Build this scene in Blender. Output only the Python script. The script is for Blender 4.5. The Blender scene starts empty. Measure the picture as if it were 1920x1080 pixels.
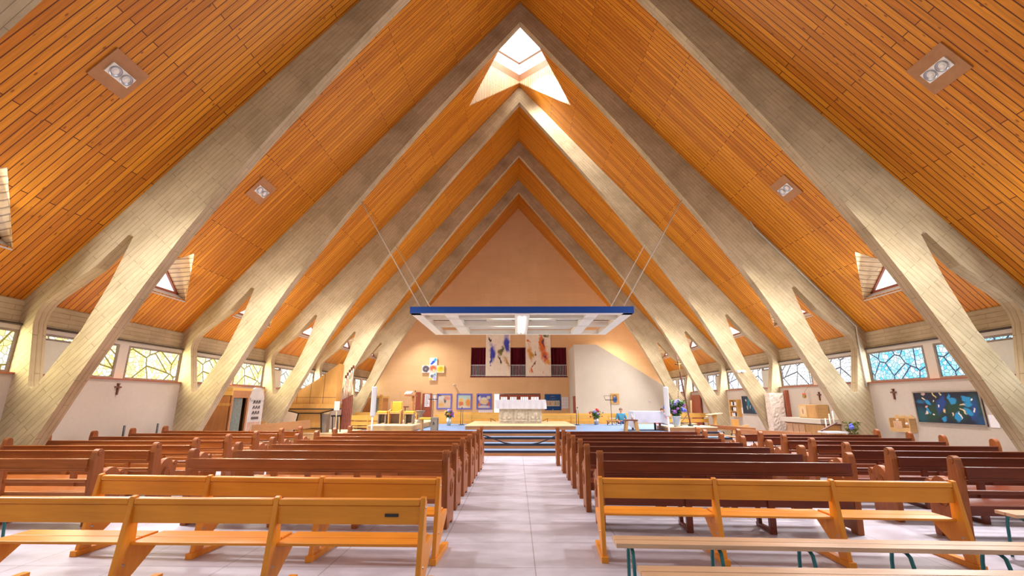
import bpy, bmesh, math, random
from mathutils import Vector, Matrix, Euler
from mathutils.geometry import tessellate_polygon
random.seed(7)
SC = bpy.context.scene
COL = SC.collection
PI = math.pi
# ------------------------------------------------------------------ nodes / materials
MATS = {}
def new_mat(name, rough=0.6, spec=0.4, metal=0.0):
    m = bpy.data.materials.new(name); m.use_nodes = True
    nt = m.node_tree; b = nt.nodes['Principled BSDF']
    b.inputs['Roughness'].default_value = rough
    b.inputs['Specular IOR Level'].default_value = spec
    b.inputs['Metallic'].default_value = metal
    MATS[name] = m
    return m, nt, b
def N(nt, t, **k):
    n = nt.nodes.new(t)
    for a, v in k.items(): setattr(n, a, v)
    return n
def L(nt, a, b): nt.links.new(a, b)
def setin(n, **k):
    for a, v in k.items():
        n.inputs[a.replace('_', ' ')].default_value = v
def rgb(c): return (c[0], c[1], c[2], 1)
def coords(nt, kind='Object', scale=(1, 1, 1), rot=(0, 0, 0)):
    tc = N(nt, 'ShaderNodeTexCoord'); mp = N(nt, 'ShaderNodeMapping')
    mp.inputs['Scale'].default_value = scale; mp.inputs['Rotation'].default_value = rot
    L(nt, tc.outputs[kind], mp.inputs['Vector']); return mp.outputs['Vector']
def noise(nt, vec, scale, detail=4, rough=.55, dist=0):
    n = N(nt, 'ShaderNodeTexNoise'); setin(n, Scale=scale, Detail=detail, Roughness=rough, Distortion=dist)
    L(nt, vec, n.inputs['Vector']); return n.outputs['Fac']
def ramp(nt, fac, stops):
    r = N(nt, 'ShaderNodeValToRGB'); e = r.color_ramp.elements
    while len(e) < len(stops): e.new(.5)
    for i, (p, c) in enumerate(stops): e[i].position = p; e[i].color = rgb(c)
    L(nt, fac, r.inputs['Fac']); return r.outputs['Color']
def mix(nt, fac, a, b, mode='MIX'):
    m = N(nt, 'ShaderNodeMix', data_type='RGBA', blend_type=mode)
    for sock, v in ((0, fac), (6, a), (7, b)):
        if hasattr(v, 'links'): L(nt, v, m.inputs[sock])
        else: m.inputs[sock].default_value = v if sock == 0 else rgb(v)
    return m.outputs[2]
def bump(nt, b, h, strength=.2, dist=.01):
    n = N(nt, 'ShaderNodeBump'); setin(n, Strength=strength, Distance=dist)
    L(nt, h, n.inputs['Height']); L(nt, n.outputs['Normal'], b.inputs['Normal'])
def mul(c, k): return tuple(x * k for x in c)
def plain(name, c, rough=.6, metal=0, spec=.4, var=.12, scale=6):
    m, nt, b = new_mat(name, rough, spec, metal)
    f = noise(nt, coords(nt), scale)
    L(nt, ramp(nt, f, [(.3, mul(c, 1 - var)), (.7, mul(c, 1 + var))]), b.inputs['Base Color']); return m
def wood(name, c, dark, rough=.4, axis=0, sc=1.0, spec=.5):
    m, nt, b = new_mat(name, rough, spec)
    s = [14 * sc] * 3; s[axis] = 1.1 * sc
    v = coords(nt, 'Object', s)
    f = noise(nt, v, 1.6, 6, .6, .6)
    g = noise(nt, coords(nt, 'Object', (1, 1, 1)), 1.5, 2)
    c1 = ramp(nt, f, [(.3, dark), (.55, c), (.8, mul(c, 1.2))])
    L(nt, mix(nt, .5, c1, ramp(nt, g, [(.3, mul(c, .75)), (.7, mul(c, 1.2))])), b.inputs['Base Color'])
    bump(nt, b, f, .08, .004); return m
def glow(name, c, strength):
    m = bpy.data.materials.new(name); m.use_nodes = True; nt = m.node_tree; nt.nodes.clear()
    e = N(nt, 'ShaderNodeEmission'); o = N(nt, 'ShaderNodeOutputMaterial')
    e.inputs[0].default_value = rgb(c); e.inputs[1].default_value = strength
    L(nt, e.outputs[0], o.inputs[0]); MATS[name] = m; return m
def planks(name, c1, c2, gap, row=.095, width=3.3, rough=.42):
    m, nt, b = new_mat(name, rough, .35)
    tc = N(nt, 'ShaderNodeTexCoord'); uv = tc.outputs['UV']
    br = N(nt, 'ShaderNodeTexBrick', offset=.37, offset_frequency=2)
    setin(br, Scale=1.0, Mortar_Size=.009, Mortar_Smooth=.25, Bias=-.1, Brick_Width=width, Row_Height=row)
    br.inputs['Color1'].default_value = rgb(c1); br.inputs['Color2'].default_value = rgb(c2); br.inputs['Mortar'].default_value = rgb(gap)
    L(nt, uv, br.inputs['Vector'])
    mp = N(nt, 'ShaderNodeMapping'); mp.inputs['Scale'].default_value = (.8, 18, 1); L(nt, uv, mp.inputs['Vector'])
    g = noise(nt, mp.outputs['Vector'], 1.5, 5, .6, .4)
    col = mix(nt, .75, br.outputs['Color'], ramp(nt, g, [(.3, (.62, .58, .52)), (.7, (1.25, 1.2, 1.15))]), 'MULTIPLY')
    mp2 = N(nt, 'ShaderNodeMapping'); mp2.inputs['Scale'].default_value = (3.0, 8, 1); L(nt, uv, mp2.inputs['Vector'])
    vo = N(nt, 'ShaderNodeTexVoronoi', feature='F1'); setin(vo, Scale=1.0, Randomness=1.0); L(nt, mp2.outputs['Vector'], vo.inputs['Vector'])
    kn = N(nt, 'ShaderNodeMapRange'); setin(kn, From_Min=.06, From_Max=.14, To_Min=.85, To_Max=0); L(nt, vo.outputs['Distance'], kn.inputs['Value'])
    col = mix(nt, kn.outputs['Result'], col, mul(gap, 1.6))
    L(nt, col, b.inputs['Base Color']); bump(nt, b, br.outputs['Fac'], -.35, .01); return m
def concrete(name, c, rough=.85, board=True):
    m, nt, b = new_mat(name, rough, .2)
    tc = N(nt, 'ShaderNodeTexCoord'); uv = tc.outputs['UV']
    br = N(nt, 'ShaderNodeTexBrick', offset=.43, offset_frequency=2)
    setin(br, Scale=1.0, Mortar_Size=.005, Mortar_Smooth=.3, Bias=0, Brick_Width=1.1, Row_Height=.1)
    br.inputs['Color1'].default_value = rgb(mul(c, 1.07)); br.inputs['Color2'].default_value = rgb(mul(c, .93)); br.inputs['Mortar'].default_value = rgb(mul(c, .55))
    L(nt, uv, br.inputs['Vector'])
    mp = N(nt, 'ShaderNodeMapping'); mp.inputs['Scale'].default_value = (1.6, 14, 1); L(nt, uv, mp.inputs['Vector'])
    g = noise(nt, mp.outputs['Vector'], 1.6, 6, .7, .3)
    g2 = noise(nt, coords(nt), .9, 4, .6)
    col = mix(nt, 1.0, br.outputs['Color'], ramp(nt, g, [(.25, (.60, .58, .52)), (.42, (.97, .97, .96)), (.7, (1.07, 1.07, 1.07))]), 'MULTIPLY')
    col = mix(nt, 1.0, col, ramp(nt, g2, [(.3, (.74, .72, .66)), (.6, (1.02, 1.02, 1.02)), (.8, (1.1, 1.1, 1.1))]), 'MULTIPLY')
    L(nt, col, b.inputs['Base Color']); bump(nt, b, g, .35, .015); return m
def plaster(name, c, block=False):
    m, nt, b = new_mat(name, .9, .15)
    v = coords(nt)
    f = noise(nt, v, 1.2, 5, .6); f2 = noise(nt, v, 14, 3)
    col = mix(nt, .35, ramp(nt, f, [(.3, mul(c, .92)), (.7, mul(c, 1.05))]), ramp(nt, f2, [(.3, mul(c, .92)), (.7, mul(c, 1.06))]))
    if block:
        sx = N(nt, 'ShaderNodeSeparateXYZ'); cx = N(nt, 'ShaderNodeCombineXYZ'); L(nt, v, sx.inputs[0])
        L(nt, sx.outputs['X'], cx.inputs['X']); L(nt, sx.outputs['Z'], cx.inputs['Y'])
        br = N(nt, 'ShaderNodeTexBrick', offset=.5); setin(br, Scale=1, Mortar_Size=.012, Mortar_Smooth=.8, Brick_Width=1.3, Row_Height=.55)
        br.inputs['Color1'].default_value = (1, 1, 1, 1); br.inputs['Color2'].default_value = (.95, .94, .92, 1); br.inputs['Mortar'].default_value = (.93, .9, .87, 1)
        L(nt, cx.outputs[0], br.inputs['Vector']); col = mix(nt, 1.0, col, br.outputs['Color'], 'MULTIPLY')
    L(nt, col, b.inputs['Base Color']); bump(nt, b, f2, .12, .005); return m
def stained(name, stops, lead, strength, scale=3.0):
    m = bpy.data.materials.new(name); m.use_nodes = True; nt = m.node_tree; nt.nodes.clear(); MATS[name] = m
    v = coords(nt, 'Object', (1, 1, 1))
    sx = N(nt, 'ShaderNodeSeparateXYZ'); cx = N(nt, 'ShaderNodeCombineXYZ'); L(nt, v, sx.inputs[0])
    L(nt, sx.outputs['Y'], cx.inputs['X']); L(nt, sx.outputs['Z'], cx.inputs['Y'])
    p = cx.outputs[0]
    def edge(sc, lo, hi, off):
        mp = N(nt, 'ShaderNodeMapping'); mp.inputs['Location'].default_value = (off, off * .7, 0); L(nt, p, mp.inputs['Vector'])
        vo = N(nt, 'ShaderNodeTexVoronoi', feature='DISTANCE_TO_EDGE', voronoi_dimensions='2D'); setin(vo, Scale=sc); L(nt, mp.outputs[0], vo.inputs['Vector'])
        r = N(nt, 'ShaderNodeMapRange'); setin(r, From_Min=lo, From_Max=hi, To_Min=1, To_Max=0); L(nt, vo.outputs['Distance'], r.inputs['Value']); return r.outputs['Result']
    vo = N(nt, 'ShaderNodeTexVoronoi', feature='F1', voronoi_dimensions='2D'); setin(vo, Scale=scale * 2); L(nt, p, vo.inputs['Vector'])
    sc = N(nt, 'ShaderNodeSeparateColor'); L(nt, vo.outputs['Color'], sc.inputs[0])
    zone = noise(nt, p, .9, 2)
    ad = N(nt, 'ShaderNodeMath', operation='MULTIPLY_ADD'); ad.inputs[1].default_value = .45; L(nt, sc.outputs[0], ad.inputs[0])
    zz = N(nt, 'ShaderNodeMapRange'); setin(zz, From_Min=.3, From_Max=.7, To_Min=0, To_Max=.55); L(nt, zone, zz.inputs['Value']); L(nt, zz.outputs[0], ad.inputs[2])
    col = ramp(nt, ad.outputs[0], stops)
    col = mix(nt, edge(scale * 2, .03, .06, 0), col, lead); col = mix(nt, edge(scale * .45, .028, .042, 3.3), col, lead)
    e = N(nt, 'ShaderNodeEmission'); e.inputs[1].default_value = strength; o = N(nt, 'ShaderNodeOutputMaterial')
    L(nt, col, e.inputs[0]); L(nt, e.outputs[0], o.inputs[0]); return m
def artwork(name, base, blobs, plane='XZ', rough=.6, warp=.12, wsc=5.0):
    """flat painted surface: soft-edged patches of colour placed in the picture's own 0..1 frame"""
    m, nt, b = new_mat(name, rough, .3)
    tc = N(nt, 'ShaderNodeTexCoord'); sx = N(nt, 'ShaderNodeSeparateXYZ'); L(nt, tc.outputs['Generated'], sx.inputs[0])
    cx = N(nt, 'ShaderNodeCombineXYZ'); L(nt, sx.outputs[plane[0]], cx.inputs['X']); L(nt, sx.outputs[plane[1]], cx.inputs['Y'])
    nz = N(nt, 'ShaderNodeTexNoise'); setin(nz, Scale=wsc, Detail=5); L(nt, cx.outputs[0], nz.inputs['Vector'])
    ma = N(nt, 'ShaderNodeVectorMath', operation='MULTIPLY_ADD'); L(nt, nz.outputs['Color'], ma.inputs[0])
    ma.inputs[1].default_value = (warp, warp, 0); off = N(nt, 'ShaderNodeVectorMath', operation='SUBTRACT')
    L(nt, cx.outputs[0], off.inputs[0]); off.inputs[1].default_value = (warp / 2, warp / 2, 0); L(nt, off.outputs[0], ma.inputs[2])
    col = ramp(nt, noise(nt, cx.outputs[0], 8, 4), [(.3, mul(base, .93)), (.7, mul(base, 1.05))])
    for (x, y, rx, ry, a, c, soft) in blobs:
        mp = N(nt, 'ShaderNodeMapping', vector_type='TEXTURE'); mp.inputs['Location'].default_value = (x, y, 0)
        mp.inputs['Rotation'].default_value = (0, 0, a); mp.inputs['Scale'].default_value = (rx, ry, 1); L(nt, ma.outputs[0], mp.inputs['Vector'])
        ln = N(nt, 'ShaderNodeVectorMath', operation='LENGTH'); L(nt, mp.outputs[0], ln.inputs[0])
        r = N(nt, 'ShaderNodeMapRange'); setin(r, From_Min=1 - soft, From_Max=1 + soft, To_Min=1, To_Max=0); L(nt, ln.outputs['Value'], r.inputs['Value'])
        col = mix(nt, r.outputs['Result'], col, c)
    L(nt, col, b.inputs['Base Color']); return m
# ------------------------------------------------------------------ mesh builder
class MB:
    def __init__(s): s.v = []; s.f = []; s.sm = []
    def add(s, vs, fs, smooth=False):
        o = len(s.v); s.v += [tuple(p) for p in vs]
        for f in fs: s.f.append([o + i for i in f]); s.sm.append(smooth)
        return s
    def box(s, x0, x1, y0, y1, z0, z1):
        v = [(x, y, z) for z in (z0, z1) for y in (y0, y1) for x in (x0, x1)]
        return s.add(v, [(0, 2, 3, 1), (4, 5, 7, 6), (0, 1, 5, 4), (2, 6, 7, 3), (0, 4, 6, 2), (1, 3, 7, 5)])
    def bar(s, p, q, w, h, up=(0, 0, 1)):
        p, q = Vector(p), Vector(q); d = (q - p).normalized(); u = Vector(up)
        a = d.cross(u)
        if a.length < 1e-4: a = d.cross(Vector((1, 0, 0)))
        a.normalize(); c = a.cross(d).normalized()
        v = [e + a * sx * w / 2 + c * sz * h / 2 for e in (p, q) for sz in (-1, 1) for sx in (-1, 1)]
        return s.add(v, [(0, 1, 3, 2), (4, 6, 7, 5), (0, 4, 5, 1), (2, 3, 7, 6), (0, 2, 6, 4), (1, 5, 7, 3)])
    def tube(s, pts, r, n=8, cap=True):
        pts = [Vector(p) for p in pts]; rs = r if isinstance(r, (list, tuple)) else [r] * len(pts)
        rings = []; ref = None
        for i, p in enumerate(pts):
            d = (pts[min(i + 1, len(pts) - 1)] - pts[max(i - 1, 0)]).normalized()
            if ref is None: ref = d.orthogonal().normalized()
            a = (ref - d * ref.dot(d)).normalized(); c = d.cross(a); ref = a
            rings.append([p + (a * math.cos(2 * PI * k / n) + c * math.sin(2 * PI * k / n)) * rs[i] for k in range(n)])
        v = [q for R in rings for q in R]; f = []
        for i in range(len(pts) - 1):
            for k in range(n): f.append((i * n + k, i * n + (k + 1) % n, (i + 1) * n + (k + 1) % n, (i + 1) * n + k))
        if cap: f += [tuple(reversed(range(n))), tuple((len(pts) - 1) * n + k for k in range(n))]
        return s.add(v, f, True)
    def lathe(s, prof, c=(0, 0, 0), n=20, ax='z'):
        v = []; f = []; m = len(prof)
        for k in range(n):
            a = 2 * PI * k / n
            for r, z in prof:
                p = (r * math.cos(a), r * math.sin(a), z)
                if ax == 'y': p = (p[0], p[2], p[1])
                if ax == 'x': p = (p[2], p[0], p[1])
                v.append((c[0] + p[0], c[1] + p[1], c[2] + p[2]))
        for k in range(n):
            for i in range(m - 1):
                f.append((k * m + i, ((k + 1) % n) * m + i, ((k + 1) % n) * m + i + 1, k * m + i + 1))
        return s.add(v, f, True)
    def ball(s, c, r, sc=(1, 1, 1), n=10, rot=None):
        v = []; f = []; R = rot or Matrix.Identity(3); c = Vector(c)
        for i in range(n + 1):
            t = PI * i / n
            for k in range(n * 2):
                a = PI * k / n
                v.append(c + R @ Vector((r * sc[0] * math.sin(t) * math.cos(a), r * sc[1] * math.sin(t) * math.sin(a), r * sc[2] * math.cos(t))))
        m = n * 2
        for i in range(n):
            for k in range(m): f.append((i * m + k, (i + 1) * m + k, (i + 1) * m + (k + 1) % m, i * m + (k + 1) % m))
        return s.add(v, f, True)
    def prism(s, loops, fn, a, b):
        """loops: outer (and hole) outlines of 2D points; fn(u, v, t) -> 3D; extruded from t=a to t=b"""
        n = sum(len(l) for l in loops); flat = [p for l in loops for p in l]
        tri = tessellate_polygon([[Vector((p[0], p[1], 0)) for p in l] for l in loops])
        v = [fn(p[0], p[1], a) for p in flat] + [fn(p[0], p[1], b) for p in flat]
        f = [tuple(t) for t in tri] + [tuple(i + n for i in reversed(t)) for t in tri]
        o = 0
        for l in loops:
            k = len(l)
            for i in range(k): f.append((o + i, o + (i + 1) % k, n + o + (i + 1) % k, n + o + i))
            o += k
        return s.add(v, f)
    def build(s, name, mat, parent=None, loc=(0, 0, 0), rot=0, bevel=0, uv=None, fixn=True, subsurf=0):
        me = bpy.data.meshes.new(name); me.from_pydata(s.v, [], s.f)
        me.polygons.foreach_set('use_smooth', s.sm); me.update()
        bm = bmesh.new(); bm.from_mesh(me)
        if fixn: bmesh.ops.recalc_face_normals(bm, faces=bm.faces)
        if uv:
            lay = bm.loops.layers.uv.new('UVMap')
            for f in bm.faces:
                for l in f.loops: l[lay].uv = uv(l.vert.co, f.normal)
        bm.to_mesh(me); bm.free()
        if isinstance(mat, str): mat = MATS[mat]
        if mat: me.materials.append(mat)
        o = bpy.data.objects.new(name, me); COL.objects.link(o)
        if parent: o.parent = parent
        o.location = loc; o.rotation_euler = (0, 0, rot)
        if bevel:
            b = o.modifiers.new('bevel', 'BEVEL'); b.width = bevel; b.segments = 2; b.limit_method = 'ANGLE'; b.angle_limit = .7
        if subsurf:
            b = o.modifiers.new('sub', 'SUBSURF'); b.levels = b.render_levels = subsurf
        return o
def tag(o, label, cat, group=None):
    o['label'] = label; o['category'] = cat
    if group: o['group'] = group
    return o
def thing(name, label, cat, loc=(0, 0, 0), rot=0, group=None):
    o = bpy.data.objects.new(name, None); COL.objects.link(o); o.empty_display_size = .2
    o.location = loc; o.rotation_euler = (0, 0, rot); return tag(o, label, cat, group)
def struct(o, label=None):
    o['kind'] = 'structure'
    if label: o['label'] = label
    return o
def copy_tree(o, loc, rot, label, parent=None):
    c = o.copy(); COL.objects.link(c)
    if parent is not None: c.parent = parent
    else: c.location = loc; c.rotation_euler = (0, 0, rot); c['label'] = label
    for ch in list(o.children): copy_tree(ch, None, None, None, c)
    return c
# ------------------------------------------------------------------ the palette
CONC = (.50, .395, .25)
planks('ceiling_planks', (.70, .28, .018), (.49, .155, .008), (.12, .028, .002), row=.12)
planks('pale_planks', (.80, .60, .36), (.74, .54, .31), (.35, .2, .1), row=.09, width=2)
concrete('board_concrete', CONC)
plaster('wall_plaster', (.53, .455, .39)); plaster('pale_plaster', (.62, .61, .52)); plaster('end_plaster', (.76, .49, .26), True)
plaster('white_plaster', (.62, .56, .47)); plaster('header_plaster', (.62, .55, .46))
wood('pew_wood', (.36, .105, .022), (.19, .045, .009), .26)
wood('pew_wood_dark', (.15, .030, .010), (.075, .012, .004), .28, spec=.35)
wood('pew_end_wood', (.31, .09, .02), (.16, .038, .008), .42, axis=2, spec=.3)
wood('beech', (.74, .27, .024), (.60, .20, .013), .34, spec=.3); wood('beech_up', (.74, .27, .024), (.60, .20, .013), .36, axis=2, spec=.3)
wood('slat_wood', (.60, .37, .22), (.42, .23, .12), .4)
wood('oak', (.62, .38, .16), (.45, .25, .09), .45); wood('oak_up', (.60, .33, .12), (.44, .22, .07), .45, axis=2)
wood('riser_wood', (.42, .18, .07), (.3, .11, .04), .5); wood('red_door', (.34, .075, .03), (.2, .035, .015), .45, axis=2)
wood('sill_wood', (.36, .10, .05), (.24, .06, .03), .5, axis=1); wood('podium_top', (.74, .55, .32), (.6, .42, .23), .5)
wood('confessional_wood', (.52, .22, .06), (.36, .13, .035), .42, axis=2); wood('organ_wood', (.66, .35, .09), (.54, .25, .055), .4, axis=2)
wood('yellow_bench', (.72, .42, .10), (.58, .3, .06), .42); wood('plain_board', (.40, .19, .075), (.33, .14, .05), .5)
plain('carpet', (.17, .25, .42), .95, var=.06); plain('dark_nosing', (.012, .014, .03), .6); plain('black', (.02, .02, .022), .45)
plain('dark_metal', (.05, .05, .055), .4, .6); plain('teal_metal', (.02, .13, .14), .35, .3); plain('white_paint', (.62, .61, .63), .45, var=.03)
plain('cream_frame', (.74, .70, .60), .6, var=.04); plain('tray_panel', (.60, .57, .50), .6, var=.04); plain('cobalt', (.004, .055, .30), .45, var=.05)
plain('cloth', (.58, .58, .69), .85, var=.04); plain('stone', (.48, .43, .37), .8, var=.25, scale=9); plain('grey_wood', (.26, .21, .17), .6, var=.2)
plain('yellow_cushion', (.70, .43, .05), .8, var=.08); plain('cross_wood', (.14, .045, .03), .5); plain('paper', (.80, .77, .83), .8, var=.03)
plain('curtain_green', (.25, .27, .23), .9, var=.15, scale=14); plain('carved_white', (.50, .44, .40), .7, var=.1); plain('fret_dark', (.10, .07, .06), .7)
plain('rough_stone', (.72, .62, .54), .9, var=.22, scale=22); plain('cable', (.55, .5, .42), .5, var=.05); plain('dark_cable', (.06, .04, .03), .6)
plain('brass', (.45, .3, .1), .35, .8); plain('steel', (.42, .43, .46), .3, .7); plain('vase_steel', (.46, .52, .54), .3, .55, var=.08)
plain('wax', (.85, .80, .68), .5, var=.03); plain('red_glass', (.65, .05, .02), .3); plain('gold_glass', (.75, .4, .06), .3)
plain('leaf', (.07, .16, .04), .6, var=.35, scale=20); plain('leaf_olive', (.16, .17, .04), .6, var=.3, scale=20)
plain('bloom_blue', (.13, .15, .62), .7, var=.3, scale=30); plain('bloom_lilac', (.34, .30, .62), .7, var=.25, scale=30); plain('bloom_violet', (.28, .10, .36), .7, var=.3, scale=30)
plain('bloom_red', (.62, .06, .05), .7, var=.3, scale=30); plain('bloom_pink', (.66, .28, .24), .7, var=.25, scale=30); plain('bloom_yellow', (.7, .45, .08), .7, var=.25, scale=30)
plain('skin', (.62, .34, .24), .55, var=.06); plain('blue_shirt', (.05, .22, .36), .85); plain('grey_hair', (.20, .14, .10), .8); plain('dark_hair', (.10, .055, .03), .8)
plain('pink_print', (.62, .22, .30), .85, var=.5, scale=26); plain('red_cloth', (.5, .03, .06), .85); plain('navy_cloth', (.03, .05, .16), .85); plain('lip', (.45, .16, .14), .5); plain('eye_dark', (.03, .02, .02), .3)
plain('pipe_tin', (.72, .55, .42), .3, .55); plain('pipe_wood', (.24, .07, .045), .45, var=.2); plain('black_trim', (.035, .03, .025), .4)
plain('lamp_white', (.86, .84, .78), .4, var=.03); plain('lamp_plate', (.42, .20, .08), .55, var=.1); plain('tapestry_border', (.16, .16, .52), .9, var=.12)
plain('straw', (.55, .32, .12), .7); plain('sheet_panel', (.60, .55, .53), .8, var=.05)
def curtain_mat():
    m, nt, b = new_mat('red_curtain', .9, .2); v = coords(nt, 'Object', (1, 1, .05))
    f = noise(nt, v, 7, 2); L(nt, ramp(nt, f, [(.3, (.07, .004, .01)), (.7, (.2, .012, .03))]), b.inputs['Base Color'])
curtain_mat()
def floor_mat():
    m, nt, b = new_mat('floor_slabs', .42, .4); v = coords(nt, 'Object')
    br = N(nt, 'ShaderNodeTexBrick', offset=0.0, offset_frequency=1); setin(br, Scale=1, Mortar_Size=.006, Mortar_Smooth=.3, Bias=0, Brick_Width=1.0, Row_Height=.8)
    br.inputs['Color1'].default_value = (.515, .485, .585, 1); br.inputs['Color2'].default_value = (.485, .455, .55, 1); br.inputs['Mortar'].default_value = (.27, .24, .26, 1)
    L(nt, v, br.inputs['Vector'])
    f = noise(nt, coords(nt, 'Object', (1, 2.2, 1)), .9, 6, .62, .5); g = noise(nt, v, 9, 4)
    col = mix(nt, 1.0, br.outputs['Color'], ramp(nt, f, [(.32, (.80, .785, .77)), (.62, (1.08, 1.08, 1.08))]), 'MULTIPLY')
    col = mix(nt, .5, col, ramp(nt, g, [(.3, (.9, .9, .9)), (.7, (1.06, 1.06, 1.06))]), 'MULTIPLY')
    L(nt, col, b.inputs['Base Color']); bump(nt, b, br.outputs['Fac'], -.2, .004)
floor_mat()
stained('glass_left', [(.0, (1, 1, .97)), (.38, (1, .97, .78)), (.55, (1, .80, .22)), (.75, (1, .93, .6)), (.95, (1, .52, .06))], (.2, .15, .03), 1.1, 4.4)
stained('glass_left_far', [(.0, (1, 1, .97)), (.5, (.97, 1, .92)), (.7, (1, .85, .4)), (.9, (.7, .68, 1))], (.16, .14, .06), .95, 4.6)
stained('glass_right', [(.0, (.92, .98, 1)), (.36, (.55, .88, 1)), (.52, (.12, .62, .95)), (.72, (.9, .97, 1)), (.9, (.2, .7, 1)), (.97, (1, .8, .3))], (.07, .07, .10), .85, 5.0)
stained('glass_right_far', [(.0, (1, 1, 1)), (.6, (.93, .97, 1)), (.85, (1, .95, .85)), (.95, (1, .75, .15))], (.09, .08, .09), .9, 4.2)
glow('sky_glass', (.97, .985, 1), 1.15); glow('tube_lit', (1, .97, .93), 4); glow('door_lit', (1, .99, .96), 1.0); glow('flame', (1, .75, .35), 5)
# ------------------------------------------------------------------ the hall (hall units scaled about the eye height)
HS, HE = 1.3, 1.55
def hx(v): return v * HS
def hz(v): return HE + HS * (v - HE)
S = 3.3252 * HS
FY = [HS * (6.5108 + 3.3252 * (k - 1)) for k in range(0, 7)]    # near faces of the frames, last = end wall
T = .26
YB = FY[6]
Y0 = -1.2
ZA, SL = hz(11.97), 1.19
ANG = math.atan(SL)
def roofz(x): return ZA - SL * abs(x)
inner = [(0, 11.35), (1.0, 10.08), (1.87, 8.97), (2.5, 8.15), (3.1, 7.33), (3.7, 6.48), (4.2, 5.76), (4.65, 5.08), (5.02, 4.52), (5.32, 4.03), (5.72, 3.30), (6.07, 2.62), (6.44, 1.88), (6.83, 1.02), (7.12, .358)]
outer = [(7.55, .358), (7.55, 2.99), (0, 11.97)]
hole = [(6.07, 4.03), (6.10, 4.07), (6.15, 4.06), (6.22, 3.97), (6.55, 3.54), (7.05, 3.13), (7.19, 2.99), (7.26, 2.86), (7.285, 2.69), (7.13, 1.83), (7.105, 1.755), (7.06, 1.725), (7.0, 1.77), (6.54, 2.57), (6.27, 3.30)]
def frame_uv(co, n):
    a = abs(co.x) * math.cos(ANG) - co.z * math.sin(ANG); c = abs(co.x) * math.sin(ANG) + co.z * math.cos(ANG)
    if abs(n.y) > .5: return (a, c)
    return (a, co.y)
for k in range(0, 6):
    m = MB()
    for sg in (1, -1):
        lo = [[(hx(x) * sg, hz(z)) for x, z in inner + outer], [(hx(x) * sg, hz(z)) for x, z in hole]]
        m.prism(lo, lambda u, v, t: (u, t, v), 0, T)
    struct(m.build('concrete_frame', 'board_concrete', loc=(0, FY[k], 0), uv=frame_uv), 'board-marked concrete portal frame spanning the nave')
# floor
f = MB().box(-11, 11, Y0, YB + .3, -.2, 0).build('floor', 'floor_slabs', loc=(.02, .05, 0)); struct(f)
# ceiling slopes with openings for the skylights
CX0, CXE = .0, hx(7.53)
def slope_pt(u, y, off=0):       # u = horizontal distance from the ridge
    return u, y, ZA - SL * u + off
tri_lo = lambda yc: [(hx(7.05), yc - 1.1), (hx(7.05), yc + 1.1), (hx(6.40), yc)]
RIDGE_A, RIDGE_T, RIDGE_B = FY[2] + T + .12, (hx(1.53), hx(11.72)), FY[3] - .22
for sg, nm in ((-1, 'ceiling'), (1, 'ceiling')):
    m = MB()
    for k in range(-1, 6):
        y0 = FY[k] if k >= 0 else Y0
        y1 = FY[k + 1] if k < 5 else YB
        yc = (y0 + y1) / 2 + .13
        loops = [[(0, y0), (CXE, y0), (CXE, y1), (0, y1)]]
        if k >= 0: loops.append(tri_lo(yc))
        if k == 2:
            loops[0] = [(0, y0), (CXE, y0), (CXE, y1), (0, y1), (0, RIDGE_B), RIDGE_T, (0, RIDGE_A)]
        m.prism(loops, lambda u, v, t: (sg * u, v, ZA - SL * u + t), .004, .03)
    struct(m.build(nm, 'ceiling_planks', uv=lambda co, n, off=7.31 * (sg > 0): (math.hypot(co.x, ZA - co.z), co.y + off)), 'orange timber boarded roof slope')
# side skylights
def side_skylight(sg, yc):
    root = bpy.data.objects.new('skylight', None); COL.objects.link(root); root.location = (sg * hx(6.4), yc, hz(4.35)); struct(root, 'triangular roof light in the boarded slope')
    A = Vector((0, 0, .004)); xb = sg * (hx(7.05) - hx(6.4)); zb = roofz(hx(7.05)) - hz(4.35)
    B = Vector((xb, -1.1, zb)); C = Vector((xb, 1.1, zb))
    xg = sg * (hx(7.2) - hx(6.4)); zs = hz(3.72) - hz(4.35)
    G0 = Vector((xg, -1.02, zs)); G1 = Vector((xg, 1.02, zs)); GT = Vector((xg, 0, .20)); n = Vector((sg * .03, 0, .02))
    uvf = lambda co, nn: (co.y * .8 + co.x, co.z * 1.0)
    m = MB(); th = Vector((0, 0, .05))
    for (P, Q) in ((B, G0), (C, G1)):
        m.add([A, P, Q, GT, A + th, P + th, Q + th, GT + th], [(0, 1, 2, 3), (7, 6, 5, 4), (0, 3, 7, 4), (1, 5, 6, 2), (0, 4, 5, 1), (3, 2, 6, 7)])
    m.build('lining', 'pale_planks', root, uv=uvf)
    MB().add([B, C, G1, G0, B - th * .6, C - th * .6, G1 - th * .6, G0 - th * .6], [(0, 1, 2, 3), (7, 6, 5, 4), (0, 4, 5, 1), (1, 5, 6, 2), (2, 6, 7, 3), (3, 7, 4, 0)]).build('sill', 'white_paint', root)
    fr = MB(); 
    for P, Q in ((G0, G1), (G1, GT), (GT, G0)): fr.bar(P, Q, .07, .06, (1, 0, 0))
    fr.build('frame', 'sill_wood', root)
    e = Vector((sg * .04, 0, 0))
    MB().add([G0 + e, G1 + e, GT + e, G0 + 2 * e, G1 + 2 * e, GT + 2 * e], [(0, 1, 2), (5, 4, 3), (0, 3, 4, 1), (1, 4, 5, 2), (2, 5, 3, 0)]).build('pane', 'sky_glass', root)
for k in range(0, 6):
    y0 = FY[k]; y1 = FY[k + 1] if k < 5 else YB
    for sg in (-1, 1): side_skylight(sg, (y0 + y1) / 2 + .13)
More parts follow.
